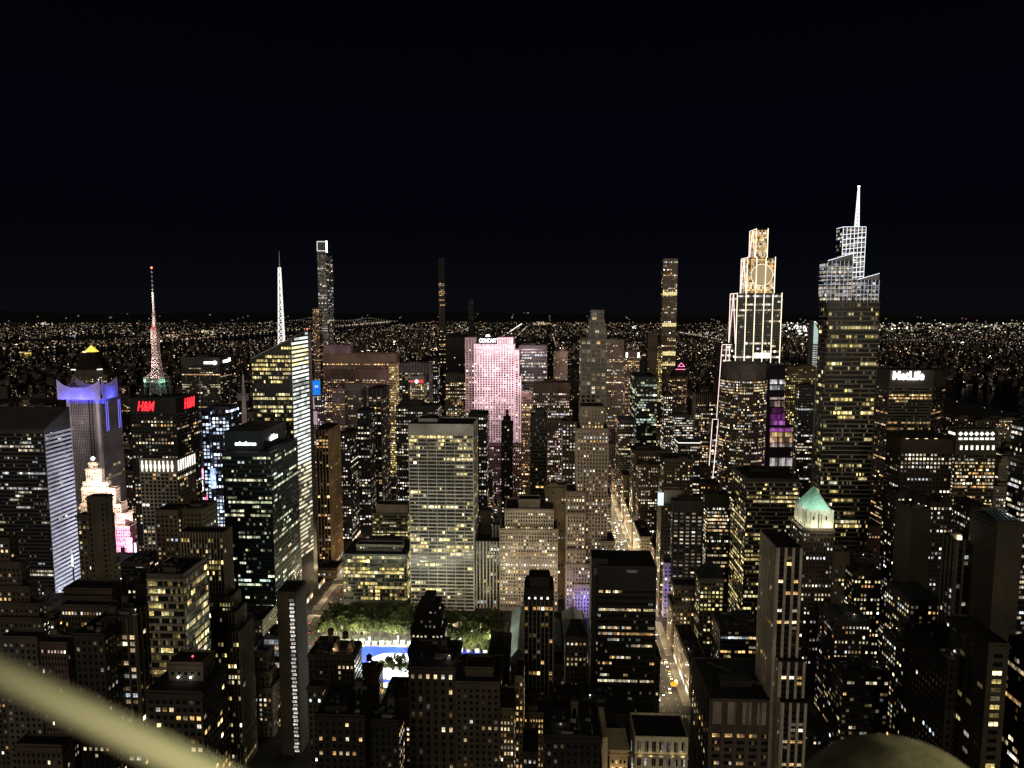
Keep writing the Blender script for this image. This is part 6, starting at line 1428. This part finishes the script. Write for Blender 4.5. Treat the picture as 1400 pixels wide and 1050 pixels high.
# ================================================================== finish every building: walls, roofs, windows
um = bpy.data.meshes.new('window'); um.from_pydata([(-.5, -.5, 0), (.5, -.5, 0), (.5, .5, 0), (-.5, .5, 0)], [], [(0, 1, 2, 3)]); um.materials.append(WIN1)
AB = np.array(BOXES); OO = np.array([0, 0, H]); nwin = 0; SCL = 1024/1400
def project(C):
    v = C-OO; k = v@fw; return 700+F*(v@rt)/k, 525-F*(v@up)/k, k
def visible(C):
    out = np.ones(len(C), bool)
    for i0 in range(0, len(C), 400):
        d = C[i0:i0+400]-OO
        with np.errstate(divide='ignore', invalid='ignore'):
            ta = (AB[None, :, 0::2]-OO)/d[:, None, :]; tb = (AB[None, :, 1::2]-OO)/d[:, None, :]
        t0 = np.minimum(ta, tb).max(2); t1 = np.maximum(ta, tb).min(2)
        out[i0:i0+400] = ~((t0 < t1) & (t1 > 0) & (t0 < .9985)).any(1)
    return out
# lit shopfronts of the blocks that stand along the two wide avenues
for r in BLD:
    if not getattr(r, 'main', None) or not 505 < r.D < 1050: continue
    for bx in r.boxes[:1]:
        for xf, sgn, ok in ((bx[0], -1, 106 < bx[0] < 135), (bx[1], 1, 60 < bx[1] < 88), (bx[1], 1, -262 < bx[1] < -228)):
            if not ok or bx[4] > 1: continue
            q, c = [], []; y = bx[2]+1
            while y < bx[3]-3:
                w = random.uniform(2.5, 7); col = random.choice(((1, .8, .5), (1, .9, .75), (.9, .97, 1), (1, .7, .4))); k = random.choice((.3, .8, 1.4, 2.2))
                y1_ = min(y+w, bx[3]-.5); q.append([(xf+sgn*.12, y, .5), (xf+sgn*.12, y1_, .5), (xf+sgn*.12, y1_, 4.3), (xf+sgn*.12, y, 4.3)]); c.append([k*v for v in col]); y += w+random.uniform(.6, 3)
            if q: quadmesh('shopfront', q, c, LIT, r.root, r.off)
TANKW = wallmat((.07, .05, .035)); rgl = random.Random(3)
tank_proto = None
for r in BLD:
    if r.wall.v: r.wall.build('wall', r.root, r.off)
    # plant rooms and water tanks on the roofs
    top = getattr(r, 'last', None)
    if top and (r.bulk or r.tanks) and top[1]-top[0] > 9 and top[3]-top[2] > 9:
        x0, x1, y0, y1, z = top; prot = []
        if r.bulk:
            m = MB(); w, d = (x1-x0)*rgl.uniform(.3, .5), (y1-y0)*rgl.uniform(.3, .5); a = x0+1.5+(x1-x0-3-w)*rgl.random(); b_ = y0+2+(y1-y0-4-d)*rgl.random(); hh = rgl.uniform(2.2, 4)
            m.box(a, a+w, b_, b_+d, z, z+hh, wallmat(tuple(v*.8 for v in r.st.wall)), TAR)
            pr = m.build('plant_room', r.root, r.off)
            for k in range(2 if r.D > 700 else 3): u = a+w*rgl.random()*.8; v = b_+d*rgl.random()*.7; m = MB(); m.box(u, u+1.6, v, v+1.6, z+hh, z+hh+rgl.uniform(.8, 1.6), DARK); m.build('vent', pr, r.off)
        if r.D < 620 and r not in (lib, creamb):
            nd = rgl.randint(6, 11)
            for k in range(nd):
                u, v = x0+1+(x1-x0-4)*rgl.random(), y0+1+(y1-y0-4)*rgl.random(); ww_, dd_ = rgl.choice(((1.2, 1.2), (2.4, 1.4), (.5, 5), (5, .5), (1.6, 3))); ww_, dd_ = min(ww_, x1-u-.6), min(dd_, y1-v-.6)
                if ww_ > .2 and dd_ > .2: m = MB(); m.box(u, u+ww_, v, v+dd_, z, z+rgl.uniform(.7, 2.2), wallmat((.13, .125, .115), .6)); m.build('roof_unit', r.root, r.off)
            if rgl.random() < .45 and r.px is not None or rgl.random() < .3:
                u, v = x0+2+(x1-x0-4)*rgl.random(), y0+1.2+(y1-y0-3)*rgl.random()*.5; col = rgl.choice(((1, .85, .6), (.9, .97, 1), (1, .93, .8)))
                m = MB(); m.bar((u, v, z), (u, v, z+3), .08, STEEL); m.box(u-.3, u+.3, v-.2, v+.2, z+3, z+3.3, WARM); m.build('roof_lamp', r.root, r.off); lamp('POINT', (u, v-.4, z+2.8), col, rgl.uniform(60, 260), .15)
        if r.tanks:
            cx, cy2 = x0+(x1-x0)*rgl.uniform(.25, .75), y0+(y1-y0)*rgl.uniform(.55, .8); b0 = z+(2 if not r.bulk else 3.5)
            m = MB(); m.cone(cx, cy2, 2, 2, b0+1.5, b0+5, TANKW, 12); wt = m.build('water_tank', r.root, r.off); m = MB(); m.cone(cx, cy2, 2.15, .1, b0+5, b0+6.6, TAR, 12); m.build('tank_roof', wt, r.off); m = MB()
            for sx, sy in ((-1.3, -1.3), (1.3, -1.3), (1.3, 1.3), (-1.3, 1.3)): m.bar((cx+sx, cy2+sy, z), (cx+sx, cy2+sy, b0+1.6), .12, STEEL)
            m.build('tank_stand', wt, r.off)
    if not r.Q: continue
    Q = np.concatenate([q for q in r.Q]); L = np.concatenate(r.L)
    if not len(Q): continue
    C = Q.mean(1); U, V = Q[:, 1]-Q[:, 0], Q[:, 3]-Q[:, 0]; N = np.cross(U, V); N /= np.linalg.norm(N, axis=1)[:, None]
    T = C+N*.25
    lo, hi = T.min(0)-1, T.max(0)+1; nb = AB[(AB[:, 0] < hi[0]) & (AB[:, 1] > lo[0]) & (AB[:, 2] < hi[1]) & (AB[:, 3] > lo[1])]
    keep = np.ones(len(Q), bool)
    for b_ in nb: keep &= ~((T[:, 0] > b_[0]) & (T[:, 0] < b_[1]) & (T[:, 1] > b_[2]) & (T[:, 1] < b_[3]) & (T[:, 2] > b_[4]) & (T[:, 2] < b_[5]))
    Q, L, C, U, V, N = Q[keep], L[keep], C[keep], U[keep], V[keep], N[keep]
    if not len(Q): continue
    px, py, k = project(C); lum = L.mean(1)
    face = np.abs((N*(C-OO)).sum(1))/np.linalg.norm(C-OO, axis=1)
    wu, hv = np.linalg.norm(U, axis=1), np.linalg.norm(V, axis=1); area = wu*hv*face*(F*SCL/k)**2
    cand = np.where((px > 0) & (px < 1400) & (py > 0) & (py < 1050) & (lum > .1) & (area > 1.3))[0]
    sel = np.zeros(len(Q), bool)
    if len(cand):
        cand = cand[np.argsort(-area[cand])][:600]; cand = cand[visible(C[cand]+N[cand]*.2)][:100]; sel[cand] = True
    rest = ~sel
    if rest.any():
        g = quadmesh('window_glazing', Q[rest], L[rest], WIN, r.root, r.off); g['kind'] = 'stuff'
    off = np.array(r.off)
    for i in np.where(sel)[0]:
        o = bpy.data.objects.new('window', um); COL.objects.link(o); o.parent = r.root; c = C[i]-off; u, v, n = U[i], V[i], N[i]
        o.matrix_basis = Matrix(((u[0], v[0], n[0], c[0]), (u[1], v[1], n[1], c[1]), (u[2], v[2], n[2], c[2]), (0, 0, 0, 1)))
        o.color = (*np.clip(L[i]/6, 0, 1), 1); nwin += 1
print('buildings', len(BLD), 'window objects', nwin)
for o in scene.objects:
    if o.parent is None and len(str(o.get('label', '')).split()) > 16: print('LONG', o.name, o['label'])
